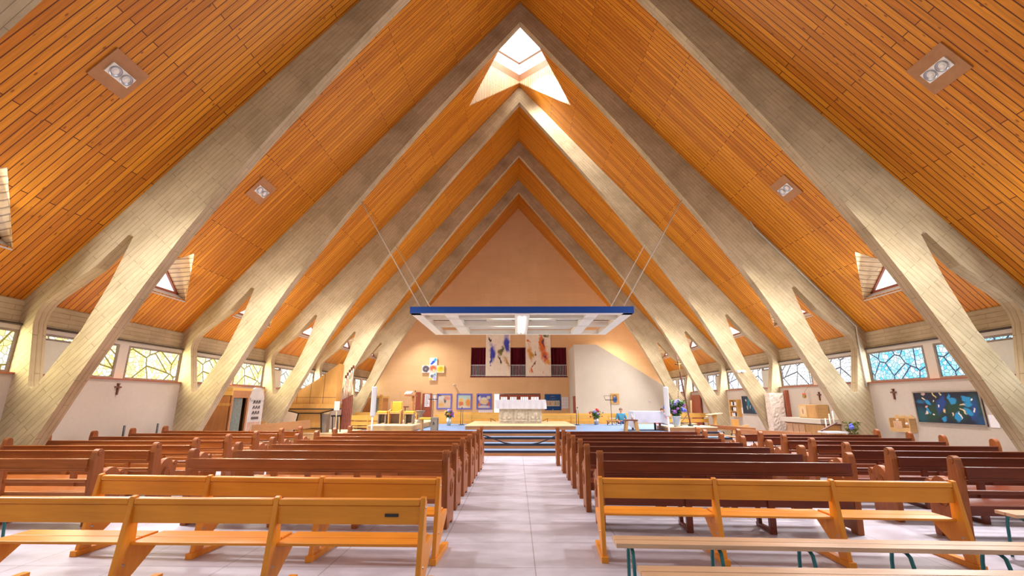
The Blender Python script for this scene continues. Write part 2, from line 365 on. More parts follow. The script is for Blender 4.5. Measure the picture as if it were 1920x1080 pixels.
# ridge lantern
root = bpy.data.objects.new('skylight', None); COL.objects.link(root); root.location = (0, RIDGE_T[1], ZA); struct(root, 'diamond shaped glazed lantern over the roof ridge')
ry = RIDGE_T[1]; P3 = (0, RIDGE_B - ry); P1 = (0, RIDGE_A - ry); tx = RIDGE_T[0]; zt = roofz(tx) - ZA
dia = [(0, P1[1]), (tx, 0), (0, P3[1]), (-tx, 0)]; zlow = [0.0, zt, 0.0, zt]
def wall_band(zl, zh, mat, name, th=.05, uv=None):
    m = MB()
    for i in range(4):
        j = (i + 1) % 4; a, b = dia[i], dia[j]; out = 1 + th / 1.5
        za = zl[i] if isinstance(zl, list) else zl; zb = zl[j] if isinstance(zl, list) else zl
        vs = [(a[0], a[1], za), (b[0], b[1], zb), (b[0], b[1], zh), (a[0], a[1], zh)]
        m.add(vs + [(p[0] * out, p[1] * out, p[2]) for p in vs], [(0, 1, 2, 3), (7, 6, 5, 4), (0, 4, 5, 1), (2, 6, 7, 3), (1, 5, 6, 2), (3, 7, 4, 0)])
    return m.build(name, mat, root, uv=uv)
wall_band(zlow, .06, 'pale_planks', 'lining', uv=lambda co, n: (co.z, co.x * 1.3 + co.y * .3))
wall_band(.06, .42, 'riser_wood', 'ring_beam', .12); wall_band(.42, .95, 'sky_glass', 'side_glazing'); wall_band(.95, 1.06, 'plain_board', 'glazing_bar', .08)
MB().add([(p[0] * 1.04, p[1] * 1.04, 1.10) for p in dia] + [(p[0] * 1.04, p[1] * 1.04, 1.15) for p in dia], [(0, 1, 2, 3), (7, 6, 5, 4), (0, 4, 5, 1), (1, 5, 6, 2), (2, 6, 7, 3), (3, 7, 4, 0)]).build('roof_pane', 'sky_glass', root)
# eave beams, headers, walls, windows
beam_uv = lambda co, n: (co.y, co.z + abs(co.x))
WIN = 0
for sg, side in ((-1, 'left'), (1, 'right')):
    X = lambda v: sg * hx(v)
    def sbox(m, xa, xb, y0, y1, za, zb): return m.box(min(X(xa), X(xb)), max(X(xa), X(xb)), y0, y1, hz(za), hz(zb))
    struct(sbox(MB(), 7.50, 7.9, Y0, YB, 2.65, 3.02).build('beam', 'board_concrete', uv=beam_uv), 'concrete eave beam')
    struct(sbox(MB(), 7.46, 7.85, Y0, YB, 2.575, 2.65).build('trim_%d' % (1 if sg < 0 else 2), 'header_plaster', uv=beam_uv))
    struct(MB().tube([(X(7.44), Y0, hz(2.655)), (X(7.44), YB - .3, hz(2.655))], .022).build('conduit', 'dark_cable'))
    struct(sbox(MB(), 7.38, 7.8, Y0, YB, .3, 1.93).build('wall_' + side, 'wall_plaster'))
    struct(sbox(MB(), 7.355, 7.8, Y0, YB, 1.93, 1.955).build('trim_%d' % (3 if sg < 0 else 4), 'sill_wood'))
    for k in range(-1, 6):
        y0 = (FY[k] + T) if k >= 0 else Y0; y1 = FY[k + 1] if k < 5 else YB
        d = y1 - y0; strip = k in (1, 3, 4, 5)
        ya = y0 + (.95 if strip else 0)
        mu = y0 + 2.0
        far = k >= 3 or (sg > 0 and k == 2 and False)
        gm = ('glass_left' if k < 3 else 'glass_left_far') if sg < 0 else ('glass_right' if k < 2 else 'glass_right_far')
        if strip:
            struct(sbox(MB(), 7.42, 7.7, y0, ya, 1.95, 2.47).build('wall_' + side + '_panel', 'pale_plaster'), 'pale plastered panel below a strip window')
        for (a, b, zl) in ([(y0, ya, 2.47)] if strip else []) + [(ya, mu, 1.955), (mu + .27, y1, 1.955)]:
            WIN += 1
            w = bpy.data.objects.new('window_%d' % WIN, None); COL.objects.link(w); w.location = (X(7.5), (a + b) / 2, hz(zl)); struct(w, 'stained glass window in the %s wall' % side)
            h = hz(2.575) - hz(zl); hy = (b - a) / 2; t = .045
            MB().box(-.02, .02, -hy, hy, 0, h).build('pane', gm, w)
            fr = MB(); xx = -sg * .02
            for (p0, p1, q0, q1) in ((-hy, hy, 0, t), (-hy, hy, h - t, h), (-hy, -hy + t, t, h - t), (hy - t, hy, t, h - t)): fr.box(xx - .04, xx + .04, p0, p1, q0, q1)
            fr.build('frame', 'grey_wood', w)
        struct(sbox(MB(), 7.46, 7.75, mu, mu + .27, 1.955, 2.575).build('mullion', 'header_plaster'))
# end wall with the gallery opening
m = MB(); wl = hx(7.9)
gx0, gx1, gz0, gz1 = -3.18, 3.19, 3.15, 5.07
# doors opening in the end wall: x -1.55..1.38, z 0..2.02
m.prism([[(-wl, 0), (-1.6, 0), (-1.6, 2.06), (1.42, 2.06), (1.42, 0), (wl, 0), (wl, roofz(wl) + .3), (0, ZA + .1), (-wl, roofz(wl) + .3)], [(gx0, gz0), (gx1, gz0), (gx1, gz1), (gx0, gz1)]], lambda u, v, t: (u, t, v), 0, .3)
struct(m.build('wall_back', 'end_plaster', loc=(0, YB, 0)), 'tall plastered gable wall behind the altar')
# stair enclosure standing in front of the end wall, right
m = MB(); WY = 27.0
m.prism([[(3.30, 0), (9.55, 0), (9.55, 1.9), (8.5, 2.45), (4.66, 4.87), (3.30, 4.87)]], lambda u, v, t: (u, t, v), WY, YB)
struct(m.build('wall_stair', 'white_plaster'), 'cream plastered stair enclosure with a sloping top')
m = MB().box(3.24, 3.30, WY + .1, WY + .9, 0, 1.86); struct(m.build('door_1', 'red_door'), 'brown door edge at the side of the stair enclosure')
# double doors
d = bpy.data.objects.new('door_2', None); COL.objects.link(d); d.location = (0, YB, 0); struct(d, 'double glazed doors behind the altar')
for x0, x1 in ((-1.27, -.67), (-.66, -.06), (.03, .70), (.71, 1.38)):
    MB().box(x0, x1, .05, .10, 0, 2.0).build('leaf', 'red_door', d)
    w = (x1 - x0 - .16) / 4
    for i in range(4):
        MB().box(x0 + .08 + i * w + .02, x0 + .08 + (i + 1) * w - .02, .03, .06, 1.12, 1.84).build('pane', 'door_lit', d)
MB().box(-1.6, -1.28, .1, .14, 0, 2.02).build('side_light', 'door_lit', d)
MB().box(-.06, .03, .02, .12, 0, 2.0).build('post', 'red_door', d)
MB().box(-1.6, 1.42, .3, .36, 0, 2.06).build('outer_panel', 'white_paint', d)
# left-hand doors on the end wall
d = bpy.data.objects.new('door_3', None); COL.objects.link(d); d.location = (-6.27, YB, 0); struct(d, 'red-brown doors at the left of the end wall')
MB().box(0, .62, -.06, -.01, 0, 2.06).build('leaf', 'red_door', d)
MB().box(-.38, -.06, -.34, -.28, 0, 2.14).build('open_leaf', 'red_door', d); MB().box(.10, .12, -.09, -.06, .95, 1.1).build('door_handle', 'brass', d)
d = bpy.data.objects.new('door_4', None); COL.objects.link(d); d.location = (9.57, 25.0, 0); struct(d, 'red-brown boarded door in the right wall')
MB().box(-.10, -.04, -.62, .62, 0, 1.90).build('leaf', 'red_door', d); MB().box(-.13, -.10, .38, .5, .95, 1.0).build('door_handle', 'brass', d)
MB().tube([(-.7, -.75, 0), (-.62, -.75, 1.62)], .045).build('post', 'oak', d)
# ------------------------------------------------------------------ pews
def pew(Lx, dark, stubs):
    """local frame: x along the pew, y = towards the altar, rear foot at y=0"""
    wd = 'pew_wood_dark' if dark else 'pew_wood'; we = 'pew_end_wood'
    r = thing('carved_pew', 'x', 'pew')
    t = .075
    def arc(cx, cz, rad, a0, a1, n=7): return [(cx + rad * math.cos(math.radians(a0 + (a1 - a0) * i / n)), cz + rad * math.sin(math.radians(a0 + (a1 - a0) * i / n))) for i in range(n + 1)]
    prof = [(.02, 0), (.14, 0), (.15, .04), (.36, .04), (.37, 0), (.46, 0), (.46, .52)] + arc(.42, .585, .05, -20, 160, 6) + arc(.25, .56, .125, 35, 165, 8) + [(.115, .62)] + \
           [(.075, .86)] + arc(.015, .885, .058, 0, 165, 7) + [(-.055, .80), (-.01, .3)]
    for x0 in (0, Lx - t):
        e = MB().prism([prof], lambda u, v, q: (q, u, v), x0, x0 + t).build('end_panel', we, r, bevel=.006)
        sgn = -1 if x0 == 0 else 1; xo = x0 if x0 == 0 else x0 + t
        xf = xo + sgn * .004
        sp = [(xf, .25 + .078 * math.cos(2 * PI * i / 18), .45 + .10 * math.sin(2 * PI * i / 18)) for i in range(19)]
        sp += [(xf, .25 + .078 * (1 - i / 22) * math.cos(2 * PI * i / 18), .45 + .10 * (1 - i / 22) * math.sin(2 * PI * i / 18)) for i in range(1, 18)]
        MB().tube(sp, .009, 6).build('carved_medallion', we, e)
        MB().tube([(xf, .42 + .022 * math.cos(i * .7), .58 + .022 * math.sin(i * .7)) for i in range(0, 8)], .007, 6).build('carved_scroll', we, e)
        MB().tube([(xf, .01 + .03 * math.cos(i * .7 + 1), .885 + .03 * math.sin(i * .7 + 1)) for i in range(0, 7)], .007, 6).build('carved_scroll', we, e)
    a, b = t, Lx - t
    lean = lambda z: -.035 - .055 * (z - .3)
    m = MB(); m.bar((a, lean(.755), .752), (b, lean(.755), .752), .03, .135); m.bar((a, lean(.82) - .004, .818), (b, lean(.82) - .004, .818), .05, .016)
    m.bar((a, lean(.7) - .008, .695), (b, lean(.7) - .008, .695), .045, .018); m.bar((a, lean(.68) , .676), (b, lean(.68), .676), .035, .014)
    m.build('top_rail', wd, r, bevel=.003)
    MB().bar((a, lean(.555) + .03, .552), (b, lean(.555) + .03, .552), .05, .04).build('mid_rail', wd, r, bevel=.008)
    MB().box(a, b, .03, .42, .385, .41).build('seat', wd, r, bevel=.006)
    MB().box(a, b, -.005, .025, .30, .405).build('seat_apron', wd, r)
    for f in stubs:
        x = a + (b - a) * f
        m = MB(); m.bar((x, lean(.67) + .01, .70), (x, .02, .0), .05, .075, (1, 0, 0)); m.bar((x, .36, .385), (x, .36, 0), .045, .06, (0, 1, 0)); m.box(x - .02, x + .02, -.01, .42, .0, .05)
        m.build('support', wd, r, bevel=.003)
    return r
ORD = ['back row', 'second row from the back', 'third row from the back', 'fourth row from the back', 'third row from the altar steps', 'second row from the altar steps', 'front row by the altar steps']
BLK = {
 'LI': ('left of the aisle', 'mid brown', False, [(-4.5, -1.03, 6.29, 6.14), (-4.5, -1.05, 7.29, 7.15), (-4.5, -1.05, 8.3, 8.14), (-4.5, -1.02, 9.22, 9.05), (-4.5, -1.02, 10.1, 9.95), (-4.5, -1.0, 11.1, 10.88), (-4.5, -1.02, 12.1, 11.98)]),
 'RI': ('right of the aisle', 'dark brown', True, [(.90, 4.0, 6.16, 5.86), (.88, 4.0, 7.12, 6.82), (.91, 4.05, 8.06, 7.76), (.90, 4.05, 8.94, 8.66), (.91, 4.05, 9.82, 9.55), (.90, 4.1, 10.74, 10.5), (.87, 4.4, 11.92, 11.68)]),
 'LO': ('along the left wall', 'honey brown', False, [(-9.2, -5.65, 6.26, 6.22), (-9.2, -5.65, 7.25, 7.22), (-8.9, -5.65, 8.0, 8.1), (-9.25, -5.65, 9.0, 9.0), (-9.25, -5.65, 10.0, 9.95), (-9.25, -5.62, 11.0, 10.95), (-9.2, -5.55, 11.95, 11.75)]),
 'RO': ('along the right wall', 'dark brown', True, [(4.93, 8.0, 5.66, 5.32), (4.95, 8.0, 6.62, 6.28), (4.95, 8.0, 7.46, 7.12), (4.98, 8.0, 8.34, 8.02), (5.0, 7.95, 9.22, 8.92), (5.0, 8.05, 10.08, 9.78), (4.95, 8.1, 10.96, 10.72)]),
}
for key, (blk, colr, dark, rows) in BLK.items():
    Lx = abs(rows[0][1] - rows[0][0]); proto = pew(Lx, dark, (.34, .67)); proto['group'] = 'carved pews ' + blk
    for i, (xa, xb, ya, yb) in enumerate(rows):
        if dark: ya, yb, xa = ya - .06, yb + .08, xa - .03
        lab = '%s carved pew %s, %s' % (colr, blk, ORD[i])
        rot = math.atan2(yb - ya, xb - xa)
        if i == 0: proto.location = (xa, ya, 0); proto.rotation_euler = (0, 0, rot); proto['label'] = lab; o = proto
        else: o = copy_tree(proto, (xa, ya, 0), rot, lab)
        o.scale = (math.hypot(xb - xa, yb - ya) / Lx, 1, 1)
# ------------------------------------------------------------------ light beech benches
def beech_bench(label, bays, bay, loc, rot):
    r = thing('beech_bench', label, 'bench', loc, rot, 'light beech benches in front of the camera')
    side = [(.0, .05), (.14, .05), (.165, .12), (.49, .36), (.49, .405), (.19, .405), (.165, .74), (.13, .785), (.09, .775), (.05, .45)]
    for i in range(bays + 1):
        x = i * bay
        s_ = MB().prism([side], lambda u, v, q: (q, u, v), x - .022, x + .022).build('support', 'beech_up', r, bevel=.006)
        MB().box(x - .035, x + .035, -.03, .56, 0, .055).build('foot', 'beech', s_, bevel=.004)
        for z, y in ((.26, .10), (.70, .115)): MB().lathe([(0, -.026), (.011, -.026), (.011, .026), (0, .026)], (x, y, z), 10, 'x').build('bolt', 'steel', s_)
    for i in range(bays):
        a, b = i * bay + .022, (i + 1) * bay - .022
        MB().box(a, b, .085, .165, .715, .765).build('back_cap', 'beech', r, bevel=.014)
        MB().box(a, b, .105, .135, .572, .712).build('back_board', 'beech', r, bevel=.004)
        MB().box(a, b, .135, .30, .398, .42).build('seat_slat', 'beech', r, bevel=.005)
        MB().box(a, b, .31, .488, .398, .42).build('seat_slat', 'beech', r, bevel=.005)
    return r
b1 = beech_bench('light beech bench left of the aisle, nearest one, with small black plate on its back', 3, 1.223, (-4.6, 3.97, 0), math.radians(-.8))
MB().box(3.36, 3.47, .095, .105, .632, .655).build('name_plate', 'black', b1)['label'] = 'small black plate'
beech_bench('light beech bench left of the aisle, just in front of the carved pews', 3, 1.25, (-4.72, 5.13, 0), math.radians(-3.3))
beech_bench('light beech bench right of the aisle, just behind the dark carved pews', 3, 1.17, (.72, 5.0, 0), math.radians(-3.4))
# ------------------------------------------------------------------ slatted benches on teal tube legs
def tube_bench(label, Lx, frames, loc, rot, w=.23, h=.45):
    r = thing('tube_leg_bench', label, 'bench', loc, rot, 'slatted benches on teal tube legs')
    for y0 in (0, w / 2 + .004): MB().box(0, Lx, y0, y0 + w / 2 - .006, h - .035, h).build('seat_slat', 'slat_wood', r, bevel=.005)
    for x in frames:
        pts = [(x, -.03, 0), (x, .0, h - .15), (x, .02, h - .07), (x, .06, h - .046), (x, w - .06, h - .046), (x, w - .02, h - .07), (x, w, h - .15), (x, w + .03, 0)]
        MB().tube(pts, .0145, 10).build('leg_frame', 'teal_metal', r)
    return r
tube_bench('slatted bench on teal tube legs in front of the right beech bench', 3.9, (.13, .82, 1.52, 2.25, 2.95, 3.65), (.64, 3.99, 0), math.radians(-2.6))
tube_bench('slatted bench at the bottom edge of the picture, nearest of the teal-legged ones', 3.9, (.2, .95, 1.9, 2.9, 3.7), (.67, 3.27, 0), math.radians(-1.5))
tube_bench('slatted teal-legged bench at the right edge beside the right beech bench', 2.4, (.1, 1.2, 2.3), (4.86, 4.98, 0), math.radians(-3))
tube_bench('teal-legged bench half hidden behind the beech benches on the left', 2.0, (.1, 1.0, 1.85), (-7.55, 5.0, 0), math.radians(2), h=.40)
# ------------------------------------------------------------------ steps, sanctuary, podium
SXL, SXR = -5.35, 6.75
zz = [0, .145, .29, .435, .58]; yy = [14.0, 14.62, 15.2, 15.72]
for i in range(4):
    o = MB().box(SXL, SXR, yy[i], 21.0 if i == 3 else yy[i + 1] + .02, 0 if i == 0 else zz[i] - .1, zz[i + 1] - .006).build('step', 'riser_wood'); struct(o, 'altar step with timber riser')
    m = MB().box(SXL, SXR, yy[i] + .05, 21.0 if i == 3 else yy[i + 1] + .0, zz[i + 1] - .006, zz[i + 1]); struct(m.build('step_carpet', 'carpet'), 'blue carpet on the altar step')
    struct(MB().box(SXL, SXR, yy[i] - .012, yy[i] + .05, zz[i + 1] - .055, zz[i + 1] + .003).build('step_nosing', 'dark_nosing'), 'dark edge strip of the altar step')
struct(MB().box(SXL, SXR, 15.8, 21.0, 0, .47).build('floor_sanctuary', 'riser_wood'))
pd = thing('altar_podium', 'low pale wooden podium under the stone altar', 'podium', (0, 16.7, .58))
MB().box(-1.98, 1.95, 0, 3.75, 0, .115).build('fascia', 'riser_wood', pd); MB().box(-2.0, 1.97, -.02, 3.77, .115, .14).build('top', 'podium_top', pd, bevel=.004)
SZ = .58
# rope across the steps
rp = [(-1.03, 12.25, .70), (-.80, 12.25, .64), (-.5, 12.25, .52), (-.2, 12.25, .47), (.15, 12.25, .47), (.45, 12.25, .52), (.7, 12.25, .62), (.90, 12.25, .70)]
tag(MB().tube(rp, .014, 8).build('barrier_rope', 'dark_nosing'), 'dark rope slung between the front pews across the altar steps', 'rope')
# ------------------------------------------------------------------ altar
al = thing('stone_altar', 'grey carved stone altar standing on the wooden podium', 'altar', (0, 18.3, .72))
MB().box(-.84, .84, 0, .75, 0, .86).build('body', 'stone', al, bevel=.015)
for cx in (-.55, .02, .57):
    m = MB()
    for a, b, c, d_ in ((-.24, .24, .08, .13), (-.24, .24, .50, .55), (-.24, -.20, .13, .5), (.20, .24, .13, .5)): m.box(cx + a, cx + b, -.03, 0.01, c, d_)
    m.ball((cx, .0, .33), .1, (1.3, .4, 1.2), 7).ball((cx - .08, .0, .22), .07, (1.3, .5, 1), 6).ball((cx + .09, 0, .2), .06, (1.2, .5, .9), 6)
    m.build('carved_panel', 'stone', al)
MB().box(-.92, .92, -.06, .8, .86, .89).build('slab', 'stone', al)
def cloth_skirt(m, x0, x1, y0, y1, z0, z1, n=40, amp=.02):
    per = []
    for i in range(n): per.append((x0 + (x1 - x0) * i / n, y0, 0, -1))
    for i in range(n // 3): per.append((x1, y0 + (y1 - y0) * i / (n // 3), 1, 0))
    for i in range(n): per.append((x1 - (x1 - x0) * i / n, y1, 0, 1))
    for i in range(n // 3): per.append((x0, y1 - (y1 - y0) * i / (n // 3), -1, 0))
    k = len(per); v = []
    for j, z in enumerate((z1, z1 - .02, (z0 + z1) / 2, z0)):
        for i, (x, y, nx, ny) in enumerate(per):
            w = amp * (0, .3, .7, 1)[j] * (1 + math.sin(i * 1.35)); v.append((x + nx * w, y + ny * w, z))
    f = [(j * k + i, j * k + (i + 1) % k, (j + 1) * k + (i + 1) % k, (j + 1) * k + i) for j in range(3) for i in range(k)]
    f.append(tuple(range(k)))
    return m.add(v, f, False)
cm = cloth_skirt(MB(), -1.0, 1.0, 18.2, 19.14, 1.27, 1.622)
tag(cm.build('altar_cloth', 'cloth'), 'white cloth draped over the stone altar', 'cloth')
for sx in (-1.22, 1.13):
    o = MB().tube([(sx, 19.5, .72), (sx, 19.5, .82), (sx + .04 * (1 if sx > 0 else -1), 19.5, .86), (sx - .06 * (1 if sx > 0 else -1), 19.5, .84), (sx - .2 * (1 if sx > 0 else -1), 19.5, .75)], .011, 6).build('curved_stand', 'dark_metal')
    tag(o, 'small curved dark stand on the podium, %s of the altar' % ('left' if sx < 0 else 'right'), 'stand', 'curved stands beside the altar')
# microphone stands
for sx, sd in ((-2.51, 'left'), (2.44, 'right')):
    t_ = thing('microphone_stand', 'thin black microphone stand %s of the altar podium' % sd, 'microphone stand', (sx, 20, SZ), 0, 'microphone stands beside the altar')
    MB().lathe([(0, 0), (.13, 0), (.13, .015), (.02, .03), (0, .03)]).build('base', 'black', t_)
    MB().tube([(-.04, 0, .02), (-.03, 0, .62)], .012, 8).build('pole', 'black', t_); MB().tube([(.05, 0, .02), (.05, 0, .6)], .01, 8).build('pole', 'black', t_)
    MB().tube([(-.03, 0, .6), (.01, -.02, .70)], .006, 6).build('gooseneck', 'black', t_); MB().ball((.015, -.025, .72), .022, (1, 1, 1.5), 6).build('microphone', 'black', t_)
# ------------------------------------------------------------------ flowers
def bouquet(par, z0, rx, rz, blooms, nleaf, rbl, seed, leafm='leaf', up=1.0):
    R = random.Random(seed); m = MB()
    for i in range(nleaf):
        a = R.uniform(0, 2 * PI); q = R.uniform(.2, 1) ** .6; h = R.uniform(0, .85)
        c = Vector((rx * q * math.cos(a) * (.35 + .65 * h), rx * .7 * q * math.sin(a) * (.35 + .65 * h), z0 + rz * h * up))
        e = Euler((R.uniform(-.9, .9), R.uniform(-.9, .9), a)).to_matrix()
        l = R.uniform(.05, .11) * rx / .3; w = l * .33
        vs = [c + e @ Vector(p) for p in ((-l, 0, 0), (-l * .2, w, .01), (l, 0, -.01), (-l * .2, -w, .01), (0, 0, .02))]
        m.add(vs, [(0, 4, 1), (1, 4, 2), (2, 4, 3), (3, 4, 0)])
    m.build('leaves', leafm, par, fixn=False)
    st = MB()
    for x, y, z, *_ in blooms: st.tube([(x * .15, y * .15, z0 - .05), (x * .6, y * .6, z0 + (z - z0) * .6), (x, y, z)], .005, 5)
    st.build('stems', 'leaf', par)
    for x, y, z, r, mt in blooms:
        b = MB()
        for j in range(14):
            d = Vector((R.gauss(0, 1), R.gauss(0, 1), R.gauss(0, 1))).normalized(); b.ball(Vector((x, y, z)) + d * r * .62, r * R.uniform(.32, .5), (1, 1, .8), 4)
        b.ball((x, y, z), r * .62, n=5); b.build('bloom', mt, par)
v = thing('flower_vase', 'grey metal vase of tall blue and lilac flowers on the right wooden platform', 'flowers', (5.32, 16.05, .72))
MB().lathe([(0, 0), (.10, 0), (.105, .02), (.15, .33), (.155, .36), (.14, .36), (.10, .05), (0, .05)], n=28).build('vase', 'vase_steel', v)
bouquet(v, .34, .36, .62, [(-.02, -.1, .80, .12, 'bloom_lilac'), (-.14, -.05, .74, .09, 'bloom_lilac'), (.08, -.06, .84, .09, 'bloom_lilac'), (.22, -.14, .56, .10, 'bloom_blue'), (-.10, -.16, .50, .085, 'bloom_violet'), (-.27, -.1, .60, .07, 'bloom_blue'), (.27, -.05, .70, .07, 'bloom_violet'), (-.40, -.05, .64, .05, 'bloom_blue'), (-.37, -.06, .72, .04, 'bloom_blue'), (.15, 0, .75, .06, 'bloom_blue'), (-.22, 0, .95, .035, 'bloom_pink'), (-.24, 0, 1.05, .03, 'bloom_pink'), (.13, 0, 1.02, .035, 'bloom_pink'), (.14, 0, 1.10, .03, 'bloom_pink'), (.15, 0, 1.17, .022, 'leaf'), (-.25, 0, 1.12, .022, 'leaf'), (.02, -.17, .60, .06, 'bloom_violet')], 260, .1, 3)
v = thing('flower_vase', 'vase of red and mixed flowers at the back of the carpet, right of the altar', 'flowers', (3.3, 20.3, SZ))
MB().lathe([(0, 0), (.08, 0), (.11, .12), (.10, .27), (.085, .27), (.07, .04), (0, .04)], n=20).build('vase', 'steel', v)
bouquet(v, .25, .26, .36, [(.03, -.08, .62, .08, 'bloom_red'), (.1, -.04, .58, .06, 'bloom_red'), (-.06, -.1, .55, .075, 'bloom_lilac'), (.06, -.12, .47, .06, 'bloom_lilac'), (-.27, -.04, .5, .055, 'bloom_red'), (-.24, -.05, .34, .05, 'bloom_red'), (.3, -.03, .5, .03, 'navy_cloth'), (.25, -.06, .36, .035, 'bloom_red'), (.13, -.12, .5, .05, 'bloom_yellow')], 170, .07, 5)
v = thing('flower_vase', 'grey vase of purple and yellow flowers on the carpet, left of the altar', 'flowers', (-2.98, 19.5, SZ))
MB().lathe([(0, 0), (.07, 0), (.10, .12), (.09, .33), (.075, .33), (.06, .04), (0, .04)], n=20).build('vase', 'vase_steel', v)
bouquet(v, .3, .22, .3, [(0, -.08, .60, .075, 'bloom_lilac'), (.10, -.05, .58, .06, 'bloom_violet'), (-.12, -.06, .55, .06, 'bloom_yellow'), (.15, -.06, .46, .085, 'bloom_violet'), (-.04, -.12, .48, .05, 'bloom_yellow'), (-.17, -.04, .46, .05, 'bloom_pink'), (.17, -.04, .37, .05, 'bloom_blue'), (.03, -.12, .42, .04, 'bloom_red')], 170, .07, 6)
# ------------------------------------------------------------------ column loudspeakers
for sx, sd, y, zs in ((-4.84, 'left', 15.15, .145), (4.74, 'right', 15.15, .145)):
    c = thing('column_speaker', 'slim white column loudspeaker on a thin white pole, %s of the altar steps' % sd, 'loudspeaker', (sx, y, zs), 0, 'column loudspeakers on poles')
    MB().lathe([(0, 0), (.16, 0), (.16, .012), (.03, .03), (0, .03)]).build('base', 'white_paint', c)
    MB().tube([(0, 0, .02), (0, 0, 1.0)], .028, 12).build('pole', 'white_paint', c)
    MB().box(-.075, .075, -.06, .06, .94, 1.88).build('cabinet', 'white_paint', c, bevel=.03)
# ------------------------------------------------------------------ presider's platform and chairs (left)
pl = thing('chair_platform', 'low pale wooden platform under the celebrant chairs, left of the altar', 'platform', (-5.2, 15.85, SZ))
MB().box(0, 1.5, 0, 4.9, 0, .155).build('body', 'oak', pl, bevel=.004); MB().box(-.01, 1.51, -.01, 4.91, .155, .18).build('top', 'podium_top', pl)
PZ = SZ + .18
ch = thing('celebrant_chair', 'high-backed wooden celebrant chair with yellow cushioned back', 'chair', (-4.62, 17.0, PZ))
for x in (-.23, .19): MB().prism([[(0, 0), (.42, 0), (.42, .55), (.36, .55), (.36, .8), (.30, .8)] + [(.30, .52), (0, .46)]], lambda u, w, q: (q, u, w), x, x + .04).build('side_panel', 'oak_up', ch, bevel=.004)
MB().box(-.20, .20, .36, .41, .40, .80).build('backrest', 'oak', ch, bevel=.006); MB().box(-.185, .185, .30, .36, .42, .78).build('back_cushion', 'yellow_cushion', ch, bevel=.02)
MB().box(-.19, .19, .02, .38, .36, .40).build('seat', 'oak', ch); MB().box(-.18, .18, .01, .30, .40, .44).build('seat_cushion', 'yellow_cushion', ch, bevel=.015)
MB().box(-.185, .185, .33, .38, 0, .36).build('rear_panel', 'grey_wood', ch)
for sx, nm in ((-5.08, 'left'), (-4.09, 'right')):
    st = thing('cushioned_stool', 'yellow cushioned grey wooden stool just %s of the celebrant chair' % nm, 'stool', (sx, 17.0, PZ), 0, 'stools beside the celebrant chair')
    for x in (-.15, .11): MB().box(x, x + .04, 0, .36, 0, .36).build('side_panel', 'grey_wood', st, bevel=.004)
    MB().box(-.11, .11, .3, .34, .02, .34).build('rear_panel', 'grey_wood', st); MB().box(-.19, .19, -.02, .38, .34, .38).build('seat', 'oak', st, bevel=.004); MB().box(-.18, .18, -.02, .37, .38, .45).build('cushion', 'yellow_cushion', st, bevel=.02)
st = thing('cushioned_bench', 'yellow cushioned wooden bench with cut-out end on the carpet edge, beside the platform', 'bench', (-3.5, 16.0, SZ))
MB().box(0, .40, 0, .36, .36, .43).build('cushion', 'yellow_cushion', st, bevel=.02); MB().box(.05, .10, .04, .32, 0, .36).build('leg', 'oak_up', st)
MB().prism([[(.40, 0), (.62, 0), (.62, .44), (.40, .44)], [(.48, .2), (.55, .2), (.55, .3), (.48, .3)]], lambda u, w, q: (u, q, w), .02, .08).build('end_panel', 'grey_wood', st); MB().prism([[(.40, 0), (.62, 0), (.62, .44), (.40, .44)], [(.48, .2), (.55, .2), (.55, .3), (.48, .3)]], lambda u, w, q: (u, q, w), .28, .34).build('end_panel', 'grey_wood', st); MB().box(.40, .62, .08, .28, .40, .44).build('shelf', 'grey_wood', st)
st = thing('stone_pedestal', 'grey pedestal table with flared top behind the stools, right end of the platform', 'table', (-3.86, 17.9, PZ))
MB().lathe([(0, 0), (.15, 0), (.13, .05), (.10, .1), (.10, .28), (.2, .42), (.22, .46), (0, .46)], n=4).build('column', 'grey_wood', st, rot=PI / 4)
am = thing('lectern', 'wooden lectern with a twisted trunk column holding an open book', 'lectern', (-4.41, 19.0, PZ))
m = MB(); m.lathe([(0, 0), (.14, 0), (.12, .04), (.055, .08), (.05, .5), (.06, .7), (.05, 1.0), (0, 1.0)])
for i in range(9): m.ball((.05 * math.cos(i * 2.2), .05 * math.sin(i * 2.2), .1 + i * .1), .035, (1, 1, 1.3), 5)
m.build('trunk_column', 'confessional_wood', am)
MB().box(-.32, .14, -.2, .2, 1.0, 1.06).build('top', 'riser_wood', am, bevel=.004); MB().bar((-.2, -.12, 1.08), (-.2, .15, 1.16), .3, .015).build('bookrest', 'sheet_panel', am)
tag(MB().bar((-4.6, 18.87, PZ + 1.106), (-4.6, 19.13, PZ + 1.183), .26, .03).build('open_book', 'paper'), 'open white book on the lectern', 'book')
o = thing('microphone', 'small dark microphone clipped to the lectern top', 'microphone', (-4.33, 19.0, PZ + 1.06)); MB().tube([(0, 0, 0), (0, -.03, .12)], .006, 6).build('gooseneck', 'black', o); MB().ball((0, -.04, .14), .025, (1, 1, 1.3), 6).build('capsule', 'black', o)
o = thing('book_stand', 'small brown book stand behind the celebrant chair', 'stand', (-4.48, 18.0, PZ)); MB().tube([(0, 0, 0), (0, 0, .58)], .018, 8).build('pole', 'cross_wood', o); MB().box(-.13, .13, -.1, .1, .57, .61).build('top', 'cross_wood', o); MB().lathe([(0, 0), (.12, 0), (.12, .02), (0, .03)]).build('base', 'cross_wood', o)
